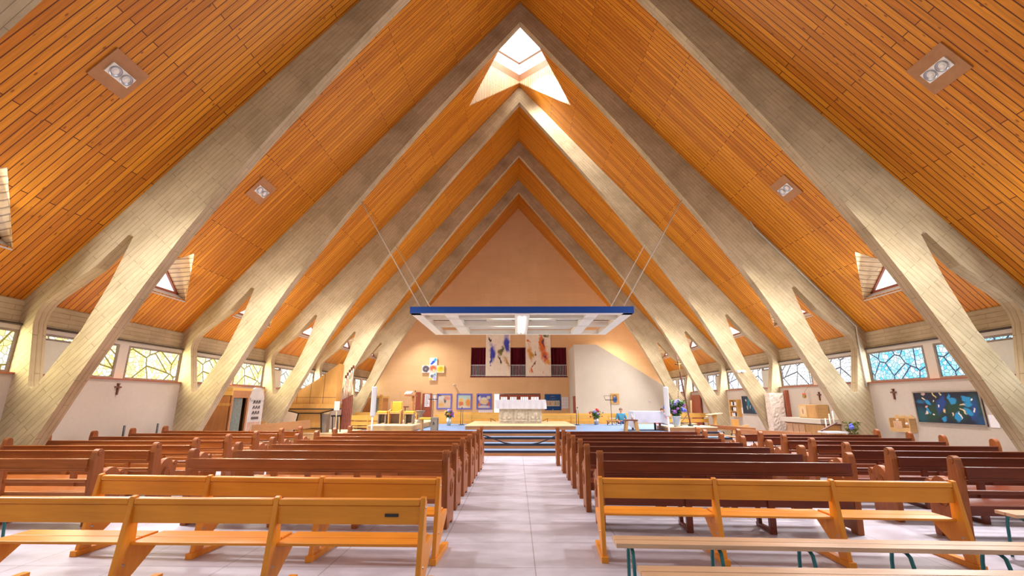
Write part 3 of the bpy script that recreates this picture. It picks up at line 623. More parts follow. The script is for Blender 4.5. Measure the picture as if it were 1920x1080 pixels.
def music_stand(label, x, y, z, h, w):
    o = thing('music_stand', label, 'music stand', (x, y, z), 0, 'music stands in the sanctuary')
    for a in (0, 2.1, 4.2): MB().tube([(0, 0, .18), (.22 * math.cos(a + .5), .22 * math.sin(a + .5), .01)], .01, 6).build('leg', 'black', o)
    MB().tube([(0, 0, .1), (0, 0, h - .15)], .011, 8).build('pole', 'black', o)
    m = MB(); m.bar((-w, -.04, h - .18), (w, -.04, h - .18), .06, .03)
    for x0, z0, x1, z1 in ((-w, h - .18, -w * 1.15, h), (w, h - .18, w * 1.15, h), (-w * 1.15, h, w * 1.15, h), (0, h - .18, 0, h)): m.tube([(x0, -.02, z0), (x1, .05, z1)], .008, 6)
    m.build('desk', 'black', o)
music_stand('black music stand in front of the red door notice, left of the altar', -3.57, 19.0, SZ, 1.24, .18)
music_stand('black music stand in front of the framed icon, right of the altar', 3.98, 20.35, SZ, 1.22, .24)
o = thing('low_rack', 'low black metal rack on the carpet below the right music stand', 'rack', (3.67, 19.9, SZ))
for x in (.04, .22, .42, .6): MB().tube([(x, 0, 0), (x, 0, .17)], .012, 6).build('leg', 'black', o)
MB().box(0, .66, -.12, .12, .17, .20).build('top', 'plain_board', o)
# ------------------------------------------------------------------ side table, stool, platform (right)
tb = thing('side_table', 'small dark-legged table under a white cloth, right of the altar', 'table', (3.9, 16.2, SZ))
MB().box(.02, 1.0, 0, .7, .60, .64).build('tabletop', 'cross_wood', tb)
for x, y in ((.1, .06), (.9, .06), (.1, .62), (.9, .62)): MB().box(x - .03, x + .03, y - .03, y + .03, 0, .60).build('leg', 'cross_wood', tb)
m = MB(); x0, x1, y0, y1, zt_ = 3.9, 4.93, 16.17, 16.93, SZ + .645
m.add([(x0, y0, zt_), (x1, y0, zt_), (x1, y1, zt_), (x0, y1, zt_), (x0 + .05, y0 - .01, zt_ - .38), (x1 - .04, y0 - .01, zt_ - .38), (x1 + .14, y0 - .06, zt_ - .46), (x1 + .15, y1, zt_ - .46), (x1 - .05, y1 + .02, zt_ - .38), (x0 + .05, y1 + .02, zt_ - .38), (x0 - .05, y1, zt_ - .5), (x0 - .04, y0 - .06, zt_ - .56)],
      [(0, 1, 2, 3), (0, 4, 5, 1), (1, 5, 6), (1, 6, 7, 2), (2, 7, 8), (2, 8, 9, 3), (3, 9, 10), (3, 10, 11, 0), (0, 11, 4)])
o = m.build('table_cloth', 'cloth', fixn=True); o.modifiers.new('solid', 'SOLIDIFY').thickness = .006
tag(o, 'white cloth hanging over the small side table', 'cloth')
st = thing('wooden_stool', 'low brown stool with splayed legs beside the white-clothed side table', 'stool', (3.73, 15.77, SZ))
MB().box(-.2, .2, 0, .34, .34, .38).build('seat', 'cross_wood', st, bevel=.004)
for sx in (-1, 1):
    for y in (.04, .3): MB().bar((sx * .15, y, .34), (sx * .2, y, 0), .07, .05, (0, 1, 0)).build('leg', 'oak_up', st)
o = MB().lathe([(0, 0), (.035, 0), (.035, .10), (.015, .15), (.012, .19), (0, .19)]).build('cruet', 'sheet_panel', loc=(3.78, 15.95, SZ + .38)); tag(o, 'small glass cruet standing on the brown stool', 'cruet')
pr = thing('wooden_platform', 'pale wooden platform under the tall blue flowers, right of the steps', 'platform', (4.95, 15.85, SZ))
MB().box(0, 1.65, 0, 1.3, 0, .115).build('body', 'riser_wood', pr); MB().box(-.01, 1.66, -.01, 1.31, .115, .14).build('top', 'podium_top', pr)
# processional cross
pc = thing('processional_cross', 'tall dark processional crucifix leaning beside the blue flowers', 'crucifix', (5.95, 16.5, .72))
MB().lathe([(0, 0), (.09, 0), (.09, .04), (.03, .09), (0, .09)]).build('base', 'black', pc)
for a in (.3, 2.4, 4.5): MB().tube([(0, 0, .06), (.38 * math.cos(a), .38 * math.sin(a), .012)], .012, 6).build('foot', 'dark_metal', pc)
top = Vector((-.28, 0, 2.5)); MB().tube([(0, 0, .04), top * .8, top], [.028, .026, .02], 10).build('pole', 'cross_wood', pc)
c = top * .86; MB().bar(c + Vector((-.12, 0, -.01)), c + Vector((.12, 0, .01)), .04, .04).build('crossbar', 'cross_wood', pc)
m = MB(); m.tube([c + Vector((-.1, -.04, .02)), c + Vector((0, -.045, -.02)), c + Vector((.1, -.04, .02))], .014, 6); m.tube([c + Vector((0, -.05, .05)), c + Vector((0, -.05, -.1)), c + Vector((.01, -.045, -.28))], [.02, .028, .015], 8); m.ball(c + Vector((0, -.05, .08)), .03, n=6); m.build('figure', 'brass', pc)
MB().tube([(.0, -.02, .5), (-.45, -.1, .012)], .008, 6).build('strut', 'dark_metal', pc)
# ------------------------------------------------------------------ organ
orx, ory = -9.3, 18.3
pw = thing('organ_plinth', 'low pale plinth under the organ by the left wall', 'platform', (-8.0, 18.9, 0)); MB().box(-1.45, 1.05, -.75, 1.6, 0, .33).build('body', 'oak', pw); MB().box(-1.47, 1.07, -.77, 1.62, .33, .36).build('top', 'podium_top', pw)
og = thing('chamber_organ', 'yellow wooden organ with a sweeping curved case by the left wall', 'organ', (-8.3, 18.3, .36))
cv = [(-1.08, 1.36), (-.85, 1.47), (-.6, 1.58), (-.36, 1.72), (-.1, 1.88), (.18, 2.06), (.45, 2.27), (.68, 2.45), (.98, 2.68)]
MB().prism([[(-1.08, 1.10), (.98, 1.10)] + cv[::-1]], lambda u, w, q: (u, q, w), 0, .55).build('pipe_case', 'organ_wood', og, bevel=.005)
m = MB()
for x in (-.58, -.06, .46):
    zt_ = 1.36 + (x + 1.08) * .55; m.box(x - .006, x + .006, -.006, .0, 1.10, zt_ + .12 * (x > .2))
m.box(-1.08, .98, -.006, 0, 1.34, 1.352); m.build('panel_joints', 'cross_wood', og)
MB().box(-1.1, 1.0, -.1, .6, .92, 1.10).build('soundboard', 'organ_wood', og, bevel=.005); MB().box(-1.12, 1.02, -.11, .6, .88, .92).build('base_rail', 'black_trim', og)
m = MB(); m.add([(-1.08, 0, .88), (.98, 0, .88), (.36, .15, .74), (-.52, .15, .74), (-1.08, .55, .88), (.98, .55, .88), (.36, .5, .74), (-.52, .5, .74)], [(0, 1, 2, 3), (7, 6, 5, 4), (0, 3, 7, 4), (1, 5, 6, 2), (3, 2, 6, 7), (0, 4, 5, 1)]); m.build('flared_base', 'organ_wood', og)
m = MB(); m.bar((-1.08, -.02, .87), (-.52, .13, .735), .04, .03); m.bar((.98, -.02, .87), (.36, .13, .735), .04, .03); m.bar((-.54, .13, .73), (.38, .13, .73), .05, .03); m.build('base_trim', 'black_trim', og)
MB().prism([[(-.62, 0), (.44, 0), (.36, .73), (-.50, .73)]], lambda u, w, q: (u, q, w), .16, .5).build('pedestal', 'organ_wood', og)
m = MB(); m.bar((-.64, .14, 0), (-.52, .14, .73), .035, .04, (0, 1, 0)); m.bar((.46, .14, 0), (.38, .14, .73), .035, .04, (0, 1, 0)); m.box(-.64, .46, .12, .16, .14, .18); m.build('pedestal_trim', 'black_trim', og)
MB().box(.40, .62, .18, .5, 0, .70).build('keydesk_side', 'grey_wood', og)
for i, (x, zt_) in enumerate(((1.06, 2.25), (1.12, 2.36), (1.18, 2.48), (1.25, 2.58), (1.31, 2.66))):
    z0 = 1.30 + i * .03
    MB().lathe([(0, z0), (.008, z0), (.027, z0 + .14), (.027, zt_ - .12), (.0, zt_ - .12)], (x, .62 + .02 * i, 0), 12).build('pipe', 'pipe_tin', og)
    MB().box(x - .03, x + .03, .6 + .02 * i, .68 + .02 * i, zt_ - .12, zt_).build('pipe_cap', 'pipe_wood', og)
for i in range(6):
    x = 1.02 + i * .07; MB().box(x, x + .062, .55, .62, .1, 1.28 + .035 * i).build('wooden_pipe', 'pipe_wood', og)
ob = thing('organ_stool', 'black framed stool at the organ keyboard', 'stool', (-7.45, 18.55, .36))
for x in (0, .2): MB().tube([(x, 0, 0), (x - .04, 0, .62)], .022, 8).build('leg', 'black', ob); MB().tube([(x, .3, 0), (x - .04, .3, .62)], .022, 8).build('leg', 'black', ob)
MB().box(-.1, .22, -.02, .32, .60, .66).build('seat', 'black', ob)
es = thing('notice_easel', 'pale notice board on a slim wooden post by the organ', 'sign', (-6.86, 17.3, 0)); MB().tube([(0, 0, 0), (0, 0, 1.3)], .018, 8).build('post', 'oak', es); MB().box(-.1, .1, -.03, -.01, 1.23, 1.56).build('board', 'sheet_panel', es); MB().lathe([(0, 0), (.13, 0), (.13, .02), (0, .03)]).build('base', 'oak', es)
dl = thing('desk_lamp', 'dark gooseneck lamp on the shoulder of the organ case', 'lamp', (-8.88, 18.5, .36 + 1.48)); MB().tube([(0, 0, 0), (-.04, 0, .1), (-.14, 0, .17), (-.2, 0, .15)], .014, 6).build('arm', 'black', dl); MB().lathe([(0, 0), (.06, 0), (.05, .02), (0, .03)], (0, 0, -.02), 10).build('base', 'black', dl); MB().ball((-.22, 0, .13), .04, (1.4, 1, .8), 6).build('shade', 'black', dl)
# board leaning behind the left pews
tag(MB().bar((-7.75, 13.4, .77), (-6.3, 13.9, .90), .06, .24).build('leaning_board', 'plain_board'), 'long brown board resting slantwise in front of the organ', 'board')
for o_, ys in (('x', 13.35), ('y', 13.8)): pass
bs = bpy.data.objects['leaning_board']
for x, y in ((-7.8, 13.37), (-6.5, 13.83)): MB().tube([(x, y, 0), (x, y, .72 + (x + 8) * .09)], .025, 8).build('leg', 'pew_wood', bs)
# ------------------------------------------------------------------ confessional
cf = thing('confessional', 'wooden confessional with grey-green curtain and carved pale panel, left wall', 'confessional', (-9.2, 13.95, 0))
MB().box(-.35, .38, 0, .03, 0, 1.72).build('side_panel', 'confessional_wood', cf); MB().box(-.35, .38, 1.72, 1.75, 0, 1.8).build('side_panel', 'confessional_wood', cf)
MB().box(-.35, .38, -.015, .0, 1.42, 1.50).build('side_rail', 'organ_wood', cf)
MB().box(-.38, .42, -.03, 1.78, 1.72, 1.88).build('cornice', 'riser_wood', cf, bevel=.006); MB().box(-.38, .40, 0.0, 1.76, 1.88, 1.96).build('top', 'yellow_bench', cf); MB().box(-.38, .425, -.034, .0, 1.73, 1.87).build('cornice_end', 'yellow_bench', cf)
m = MB(); m.box(.36, .42, 0, .07, 0, 1.72); m.box(.36, .42, .82, .90, 0, 1.72); m.box(.36, .42, .07, .82, 1.66, 1.72); m.build('door_frame', 'riser_wood', cf)
m = MB(); n = 40; pts = [(.36 + .018 * math.sin(i * 1.1), .09 + .52 * i / n) for i in range(n + 1)]
m.prism([pts + [(.38 + .018 * math.sin(i * 1.1), .09 + .52 * i / n) for i in range(n, -1, -1)]], lambda u, w, q: (u, w, q), .1, 1.65).build('curtain', 'curtain_green', cf)
MB().box(-.35, -.32, 0, 1.75, 0, 1.75).build('rear_panel', 'black_trim', cf)
arch = [(.90, 0), (1.76, 0), (1.76, 1.72)] + [(1.33 + .38 * math.cos(PI * i / 12), 1.78 + .22 * math.sin(PI * i / 12)) for i in range(13)] + [(.90, 1.72)]
fp = MB().prism([arch], lambda u, w, q: (q, u, w), .36, .425).build('carved_front', 'carved_white', cf)
m = MB()
for r_ in range(3):
    for q in range(3):
        y, z = 1.14 + q * .15, 1.48 - r_ * .17
        m.bar((.428, y, z), (.428, y + .09, z + .1), .012, .035, (1, 0, 0)); m.bar((.428, y + .1, z), (.428, y + .1, z + .1), .012, .02, (1, 0, 0)); m.bar((.428, y, z + .02), (.428, y + .05, z + .1), .012, .02, (1, 0, 0))
m.box(.424, .432, 1.13, 1.55, .98, 1.06); m.build('fretwork', 'fret_dark', fp)
m = MB()
for i in range(12): m.box(.424, .432, .98 + i * .06, 1.0 + i * .06, .1, .9)
m.build('fluting', 'confessional_wood', fp)
MB().box(.36, .44, .92, 1.74, 0, .1).build('plinth', 'confessional_wood', fp); MB().box(.42, .45, .93, 1.73, 1.60, 1.66).build('cornice', 'carved_white', fp)
cs = thing('stacked_chair', 'orange wooden chair stacked beside the confessional', 'chair', (-9.15, 15.98, 0))
MB().box(-.2, .2, 0, .4, .43, .46).build('seat', 'straw', cs); MB().box(-.2, .2, .38, .41, .55, .88).build('backrest', 'straw', cs)
for x in (-.18, .18):
    for y in (.02, .38): MB().tube([(x, y, 0), (x, y, .45)], .016, 6).build('leg', 'straw', cs)
m = MB()
for z in (.5, .56, .62, .68): m.box(-.2, .2, .0, .4, z, z + .025)
m.build('stacked_seats', 'straw', cs)
# second confessional, rear left
c2 = thing('confessional', 'second confessional with carved orange post, at the rear left corner', 'confessional', (-8.6, 27.0, 0))
MB().box(-.5, .25, 0, .05, 0, 1.75).build('side_panel', 'confessional_wood', c2); MB().box(-.5, .5, .05, 1.6, 0, 1.8).build('body', 'confessional_wood', c2); MB().box(-.55, .55, -.03, 1.65, 1.75, 1.86).build('cornice', 'yellow_bench', c2)
MB().box(.26, .42, -.03, .04, .1, 1.72).build('curtain', 'curtain_green', c2); m = MB(); m.box(.42, .62, -.06, .06, 0, 1.80); m.ball((.52, 0, 1.85), .12, (1, .5, 1), 7)
for i in range(7): m.ball((.52, -.06, .9 + i * .12), .05, (1, .5, .9), 5)
m.build('carved_post', 'organ_wood', c2)
# ------------------------------------------------------------------ yellow choir benches behind the sanctuary
def yellow_bench(label, x0, x1, y, h=.98, rot=0, face=False):
    r = thing('choir_bench', label, 'bench', (x1 if face else x0, y, 0), rot + (PI if face else 0), 'yellow choir benches round the altar'); Lx = x1 - x0
    MB().bar((0, .0, h - .1), (Lx, .0, h - .1), .03, .2).build('backrest', 'yellow_bench', r, bevel=.004); MB().bar((0, .02, h - .34), (Lx, .02, h - .34), .03, .16).build('lower_rail', 'yellow_bench', r, bevel=.004)
    MB().box(0, Lx, .04, .45, .42, .46).build('seat', 'yellow_bench', r, bevel=.004)
    n = max(2, int(Lx / 1.2) + 1)
    for i in range(n):
        x = .03 + (Lx - .06) * i / (n - 1); MB().prism([[(0, 0), (.08, 0), (.10, .36), (.34, .36), (.36, 0), (.44, 0), (.44, .42), (.06, .42), (.02, h - .02), (-.03, h - .02)]], lambda u, w, q: (q, u, w), x - .02, x + .02).build('support', 'yellow_bench', r)
    return r
yellow_bench('yellow wooden choir bench behind the altar, left half, nearest row', -3.9, -.55, 21.4)
yellow_bench('yellow wooden choir bench behind the altar, left half, rear row', -3.95, -.5, 22.9, 1.03, face=True)
yellow_bench('yellow wooden choir bench behind the altar, right half, nearest row', .6, 4.1, 21.4, .97)
yellow_bench('yellow wooden choir bench behind the altar, right half, rear row', .6, 5.6, 22.6, 1.0, face=True)
yellow_bench('yellow wooden choir bench between the organ and the celebrant chairs, nearest', -8.0, -5.5, 20.6, .95, .06)
yellow_bench('yellow wooden choir bench left, in front of the rear confessional', -8.4, -5.2, 23.6, 1.02)
yellow_bench('yellow wooden choir bench at right, in front of the red boarded door', 5.9, 9.0, 22.4, 1.02, .05, True)
# ------------------------------------------------------------------ things on the end wall
W_ = YB + .003
def wallart(name, label, cat, x0, x1, z0, z1, mat, group=None, th=.04, frame=None, fw=.05, y=None):
    yb = W_ if y is None else y
    r = thing(name, label, cat, ((x0 + x1) / 2, yb, z0), 0, group); hw = (x1 - x0) / 2; h = z1 - z0
    MB().box(-hw, hw, -th, 0, 0, h).build('picture', mat, r)
    if frame:
        m = MB()
        for a, b, c, d_ in ((-hw, hw, 0, fw), (-hw, hw, h - fw, h), (-hw, -hw + fw, fw, h - fw), (hw - fw, hw, fw, h - fw)): m.box(a, b, -th - .02, -th + .002, c, d_)
        m.build('border', frame, r)
    return r
BL, BL2, OL, OR, OR2, BK = (.05, .06, .42), (.12, .12, .5), (.18, .17, .05), (.72, .17, .03), (.72, .33, .06), (.05, .03, .02)
CRM = (.86, .77, .62)
artwork('art_blue', CRM, [(.28, .62, .10, .12, .1, (.2, .22, .6), .6), (.27, .55, .06, .18, .15, BL, .35), (.24, .42, .03, .13, -.4, BL, .4), (.18, .26, .05, .02, .3, BL2, .4), (.85, .78, .10, .2, .12, BL2, .5), (.88, .70, .07, .16, .3, BL, .4), (.62, .58, .13, .08, .7, OL, .4), (.66, .62, .06, .06, .3, (.1, .1, .04), .4), (.15, .84, .03, .07, .7, BK, .3), (.57, .40, .03, .07, .6, BK, .4), (.80, .40, .09, .03, -.3, (.6, .36, .16), .5), (.90, .32, .04, .11, .4, (.5, .28, .1), .5)], warp=.3, wsc=7)
artwork('art_orange', CRM, [(.62, .78, .08, .20, .1, OR, .35), (.70, .70, .12, .16, .1, OR, .4), (.72, .78, .04, .12, .2, (.12, .06, .08), .4), (.60, .95, .05, .03, .2, BK, .3), (.78, .96, .14, .02, 0, OL, .4), (.15, .58, .10, .12, .3, OR2, .4), (.24, .50, .05, .10, .1, (.6, .3, .05), .4), (.36, .55, .05, .05, .5, BK, .4), (.12, .80, .08, .03, -.3, OR, .3), (.76, .46, .16, .11, -.5, OR, .4), (.76, .44, .06, .03, -.3, (.1, .06, .25), .4), (.92, .36, .08, .06, -.4, OR2, .4), (.33, .28, .09, .03, .5, (.15, .06, .02), .4), (.22, .14, .05, .07, .2, OR, .4), (.70, .08, .03, .012, 1, OR, .4)], warp=.3, wsc=7)
wallart('abstract_painting', 'tall cream canvas with blue and olive splashes over the gallery', 'painting', -2.19, -.55, 3.17, 5.95, 'art_blue', 'pair of tall abstract canvases', .08)
wallart('abstract_painting', 'tall cream canvas with orange splashes over the gallery', 'painting', .46, 2.13, 3.16, 5.95, 'art_orange', 'pair of tall abstract canvases', .08)
# gallery opening: curtains, floor, railing
n = 120
def curtain(x0, x1, label):
    k = int((x1 - x0) * 26); pts = [(x0 + (x1 - x0) * i / k, .04 * math.sin(i * 1.25)) for i in range(k + 1)]
    m = MB().prism([pts + [(x, y + .03) for x, y in reversed(pts)]], lambda u, w, q: (u, w, q), gz0 + .02, gz1 + .05)
    tag(m.build('gallery_curtain', 'red_curtain', loc=(0, YB + .45, 0)), label, 'curtain', 'dark red gallery curtains')
curtain(-3.3, -1.3, 'dark red curtain behind the leftmost gallery opening'); curtain(-1.28, 1.2, 'dark red curtain in the middle gallery opening between the canvases'); curtain(1.22, 3.3, 'dark red curtain behind the rightmost gallery opening')
struct(MB().box(gx0 - .2, gx1 + .2, YB + .3, YB + .8, gz0 - .1, gz0 + .02).build('floor_gallery', 'pew_wood'))
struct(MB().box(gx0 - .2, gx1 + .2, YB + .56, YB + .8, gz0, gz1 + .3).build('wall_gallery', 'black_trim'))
struct(MB().box(gx0 - .03, gx1 + .04, YB - .03, YB + .3, gz0 - .05, gz0).build('trim_5', 'red_curtain'))
for i, (x0, x1, nm) in enumerate(((gx0, -2.16, 'left'), (-.52, .44, 'middle'), (2.16, gx1, 'right'))):
    r = thing('gallery_railing', 'white barred railing in the %s gallery opening' % nm, 'railing', (x0, YB + .08, gz0), 0, 'white gallery railings')
    w = x1 - x0
    m = MB(); m.box(0, w, -.02, .02, .73, .77); m.box(0, w, -.02, .02, .06, .09); m.build('rail', 'white_paint', r)
    k = 11
    for j in range(k): MB().box(w * j / (k - 1) - .012, w * j / (k - 1) + .012, -.012, .012, 0, .75).build('bar', 'white_paint', r)
# five-tile cross
tl = [('blue', -5.645, 4.12, (.8, .8, .85), [(.5, .45, .3, .2, .5, (.02, .08, .55), .3), (.75, .75, .22, .25, .3, (.02, .35, .6), .4), (.3, .2, .2, .12, .3, (.02, .05, .5), .3)], 'blue and white canvas at the top of the five-part cross'),
      ('orange', -5.645, 3.63, (.72, .60, .52), [(.5, .6, .45, .38, 0, (.72, .13, .05), .3), (.6, .3, .15, .25, .3, (.75, .55, .3), .3)], 'orange canvas at the centre of the five-part cross'),
      ('yellow', -5.155, 3.63, (.78, .72, .5), [(.5, .5, .5, .42, .2, (.72, .55, .03), .3), (.55, .6, .2, .2, .3, (.55, .4, .02), .4)], 'yellow canvas at the right arm of the five-part cross'),
      ('dark', -6.135, 3.63, (.75, .7, .7), [(.52, .52, .46, .46, 0, (.10, .085, .11), .12), (.5, .5, .1, .1, 0, (.4, .36, .38), .4)], 'dark grey canvas at the left arm of the five-part cross'),
      ('pale', -5.645, 3.14, (.78, .78, .78), [(.4, .55, .22, .25, .4, (.12, .14, .14), .4), (.75, .75, .2, .2, .3, (.1, .35, .5), .4), (.75, .35, .2, .3, .3, (.4, .42, .7), .4), (.2, .15, .25, .15, 0, (.6, .55, .05), .4)], 'white canvas with grey and blue marks at the foot of the five-part cross')]
for nm, x, z, base, bl, lab in tl:
    artwork('tile_' + nm, base, bl, warp=.25, wsc=4)
    o = MB().box(x - .242, x + .242, -.13, .004, z - .242, z + .242).build('cross_canvas', 'tile_' + nm, loc=(0, W_, 0)); tag(o, lab, 'canvas', 'five canvases forming a cross')
o = thing('wall_spotlight', 'small white spotlight on the end wall above the tapestries', 'spotlight', (-4.22, W_, 2.6)); MB().box(-.05, .05, -.04, 0, -.05, .05).build('bracket', 'lamp_white', o); MB().lathe([(0, 0), (.05, 0), (.075, .18), (.06, .18), (0, .12)], (-.02, -.28, 0), 14, 'y').build('head', 'cream_frame', o)
tp = [((.62, .50, .36), [(.3, .3, .2, .12, 0, (.65, .4, .15), .3), (.55, .55, .06, .25, .1, (.08, .12, .12), .3), (.7, .7, .2, .12, 0, (.62, .28, .22), .4), (.3, .75, .2, .15, .2, (.6, .58, .52), .3), (.7, .3, .2, .15, 0, (.7, .5, .35), .3), (.15, .9, .15, .08, 0, (.2, .14, .12), .4)], 'left tapestry of the three, pale town scene with violet border', -5.34, -4.35),
      ((.62, .58, .40), [(.5, .85, .45, .2, 0, (.42, .58, .55), .4), (.3, .35, .16, .2, .1, (.6, .2, .08), .3), (.75, .4, .16, .25, 0, (.68, .3, .06), .3), (.3, .6, .12, .12, 0, (.7, .5, .15), .3), (.5, .15, .3, .1, 0, (.7, .6, .45), .4)], 'middle tapestry of the three, orange figures under pale sky with violet border', -4.05, -3.05),
      ((.14, .14, .5), [(.5, .5, .28, .2, 0, (.68, .52, .28), .2), (.5, .68, .2, .08, 0, (.7, .62, .5), .3), (.2, .7, .1, .14, 0, (.62, .6, .6), .3), (.8, .75, .12, .1, 0, (.6, .58, .3), .3), (.15, .25, .12, .16, 0, (.62, .2, .06), .3), (.82, .35, .06, .14, 0, (.55, .1, .06), .3), (.5, .15, .4, .1, 0, (.6, .56, .5), .3), (.12, .85, .06, .1, 0, (.05, .03, .08), .4)], 'right tapestry of the three, temple front on blue with violet border', -2.75, -1.77)]
for i, (base, bl, lab, x0, x1) in enumerate(tp):
    artwork('tapestry_%d' % i, base, bl, warp=.12, wsc=7, rough=.9); wallart('wall_tapestry', lab, 'tapestry', x0, x1, 1.06, 2.05, 'tapestry_%d' % i, 'violet-bordered wall tapestries', .03, 'tapestry_border', .085)
artwork('poster_art', (.015, .075, .24), [(.5, .86, .12, .012, 0, (.3, .4, .6), .5), (.5, .70, .16, .010, 0, (.2, .3, .5), .5)], warp=.02)
ps = wallart('blue_poster', 'dark blue poster with a row of five small pictures, right of the altar', 'poster', 1.68, 2.73, 1.01, 2.02, 'poster_art', None, .03)
for i in range(5):
    cols = [(.6, .3, .2), (.62, .22, .08), (.65, .5, .25), (.28, .26, .22), (.3, .34, .24)][i]; artwork('poster_pic%d' % i, (.66, .58, .44), [(.5, .45, .3, .3, 0, cols, .4), (.5, .8, .2, .1, 0, mul(cols, .6), .4)], warp=.3)
    MB().box(-.44 + i * .178, -.28 + i * .178, -.04, -.03, .25, .60).build('small_picture', 'poster_pic%d' % i, ps)
MB().box(-.03, .03, -.036, -.03, .02, .06).build('emblem', 'paper', ps)
# sheets pinned on the wall
def sheets(label, x0, x1, z0, z1, nx, nz, y, name='notice_sheets', mat='paper'):
    r = thing(name, label, 'notices', (x0, y, z0)); dx = (x1 - x0) / nx; dz = (z1 - z0) / nz
    MB().box(0, x1 - x0, -.012, 0, 0, z1 - z0).build('backing', 'sheet_panel', r)
    for i in range(nx):
        for j in range(nz): MB().box(i * dx + .01, (i + 1) * dx - .01, -.02, -.012, j * dz + .01, (j + 1) * dz - .01).build('sheet', mat, r)
sheets('block of white notice sheets right of the blue poster', 2.78, 3.22, 1.11, 1.85, 4, 4, W_)
sheets('row of white leaflets under the temple tapestry', -2.62, -1.68, .80, 1.04, 7, 1, W_, 'leaflet_row')
d3 = thing('door_notice', 'white sheet with lettering pinned on the red-brown door', 'notice', (-6.12, YB - .062, 1.22)); MB().box(0, .34, -.006, 0, 0, .8).build('sheet', 'paper', d3)
m = MB()
for j in range(7): m.box(.05, .05 + .24 * (.6 + .4 * ((j * 37) % 10) / 10), -.008, -.006, .1 + j * .095, .125 + j * .095)
m.build('lettering', 'fret_dark', d3)
sheets('small white sheet pinned beside the left tapestry', -5.62, -5.42, 1.6, 2.0, 1, 1, W_, 'notice_sheet')
artwork('icon_art', (.55, .36, .10), [(.5, .5, .30, .42, 0, (.30, .16, .05), .15), (.5, .42, .24, .36, 0, (.04, .10, .3), .25), (.48, .72, .1, .1, 0, (.5, .3, .16), .3)], warp=.06)
wallart('framed_icon', 'gold framed icon of a blue-robed figure on the cream wall', 'icon', 5.33, 5.82, 1.43, 2.0, 'icon_art', None, .03, 'organ_wood', .05, WY - .002)
o = MB().box(7.52, 7.66, WY - .04, WY - .002, 1.54, 1.66).build('wall_socket', 'sheet_panel', bevel=.01); tag(o, 'small grey switch box on the cream wall', 'switch')
# ------------------------------------------------------------------ things on the side walls
def wall_cross(label, x, y, z, sg):
    r = thing('wall_cross', label, 'cross', (x, y, z), 0, 'small dark wall crosses')
    MB().box(-.015, .015, -.018, .018, -.13, .13).build('upright', 'cross_wood', r); MB().box(-.017, .013, -.085, .085, .03, .065).build('crossbar', 'cross_wood', r)
    MB().box(-.02, .02, -.03, .03, .115, .135).build('top_cap', 'cross_wood', r)
XR = hx(7.38)
wall_cross('small dark wooden cross on the left wall under the yellow window', -XR + .02, 10.78, 1.83, -1)
wall_cross('small dark wooden cross on the right wall beside the big blue painting', XR - .02, 11.99, 1.74, 1)
wall_cross('small dark wooden cross on the right wall above the tabernacle', XR - .02, 14.93, 1.72, 1)
for y, nm in ((11.0, 'nearer'), (12.02, 'farther')):
    tag(MB().tube([(-9.4, y, 0), (-9.42, y, 1.0)], .022, 8).build('metal_post', 'dark_metal'), 'thin dark metal post by the left wall, the %s of two' % nm, 'post', 'dark posts by the left wall')
MID, CY, TE, GR = (.012, .016, .035), (.02, .25, .52), (.01, .07, .09), (.015, .05, .03)
def u_(x): return 1 - x
bp = [(u_(.08), .25, .12, .22, 0, TE, .4), (u_(.30), .35, .12, .3, .3, GR, .4), (u_(.62), .45, .16, .3, 0, GR, .4), (u_(.90), .55, .08, .3, 0, (.012, .06, .05), .4), (u_(.42), .6, .06, .25, .2, (.015, .05, .22), .3), (u_(.88), .45, .05, .3, .1, (.015, .06, .22), .3), (u_(.1), .68, .06, .06, 0, (.02, .12, .25), .4), (u_(.95), .15, .08, .15, 0, (.01, .06, .16), .4),
      (u_(.22), .66, .035, .10, -.4, CY, .2), (u_(.21), .42, .025, .10, -.1, CY, .2), (u_(.60), .70, .05, .10, .2, CY, .2), (u_(.57), .82, .02, .08, 0, CY, .2), (u_(.80), .74, .05, .10, -.4, CY, .2), (u_(.80), .60, .06, .06, 0, CY, .2), (u_(.79), .40, .045, .11, -.3, CY, .2), (u_(.64), .24, .045, .13, .1, CY, .2), (u_(.43), .16, .035, .09, .2, CY, .2),
      (u_(.34), .88, .015, .08, -.2, (.7, .55, .2), .3), (u_(.17), .92, .025, .05, 0, (.5, .35, .3), .3), (u_(.16), .78, .012, .03, 0, (.75, .65, .5), .3), (u_(.45), .90, .012, .04, 0, (.6, .55, .4), .3), (u_(.39), .55, .012, .04, 0, (.8, .75, .6), .3), (u_(.20), .52, .02, .03, .5, (.7, .4, .3), .3), (u_(.17), .35, .02, .05, .4, (.75, .6, .5), .3), (u_(.46), .4, .015, .06, -.3, (.7, .5, .25), .3), (u_(.57), .30, .012, .05, 0, (.75, .5, .4), .3), (u_(.67), .28, .012, .10, 0, (.8, .7, .65), .3), (u_(.73), .42, .012, .09, -.3, (.75, .6, .35), .3), (u_(.73), .6, .03, .015, 0, (.7, .5, .3), .3), (u_(.88), .44, .015, .06, .2, (.78, .75, .7), .3), (u_(.87), .72, .012, .02, 0, (.8, .8, .8), .3), (u_(.28), .30, .012, .02, 0, (.8, .8, .75), .3), (u_(.33), .70, .01, .025, 0, (.7, .65, .6), .3)]
artwork('big_blue_art', MID, bp, 'YZ', warp=.13, wsc=7, rough=.4)
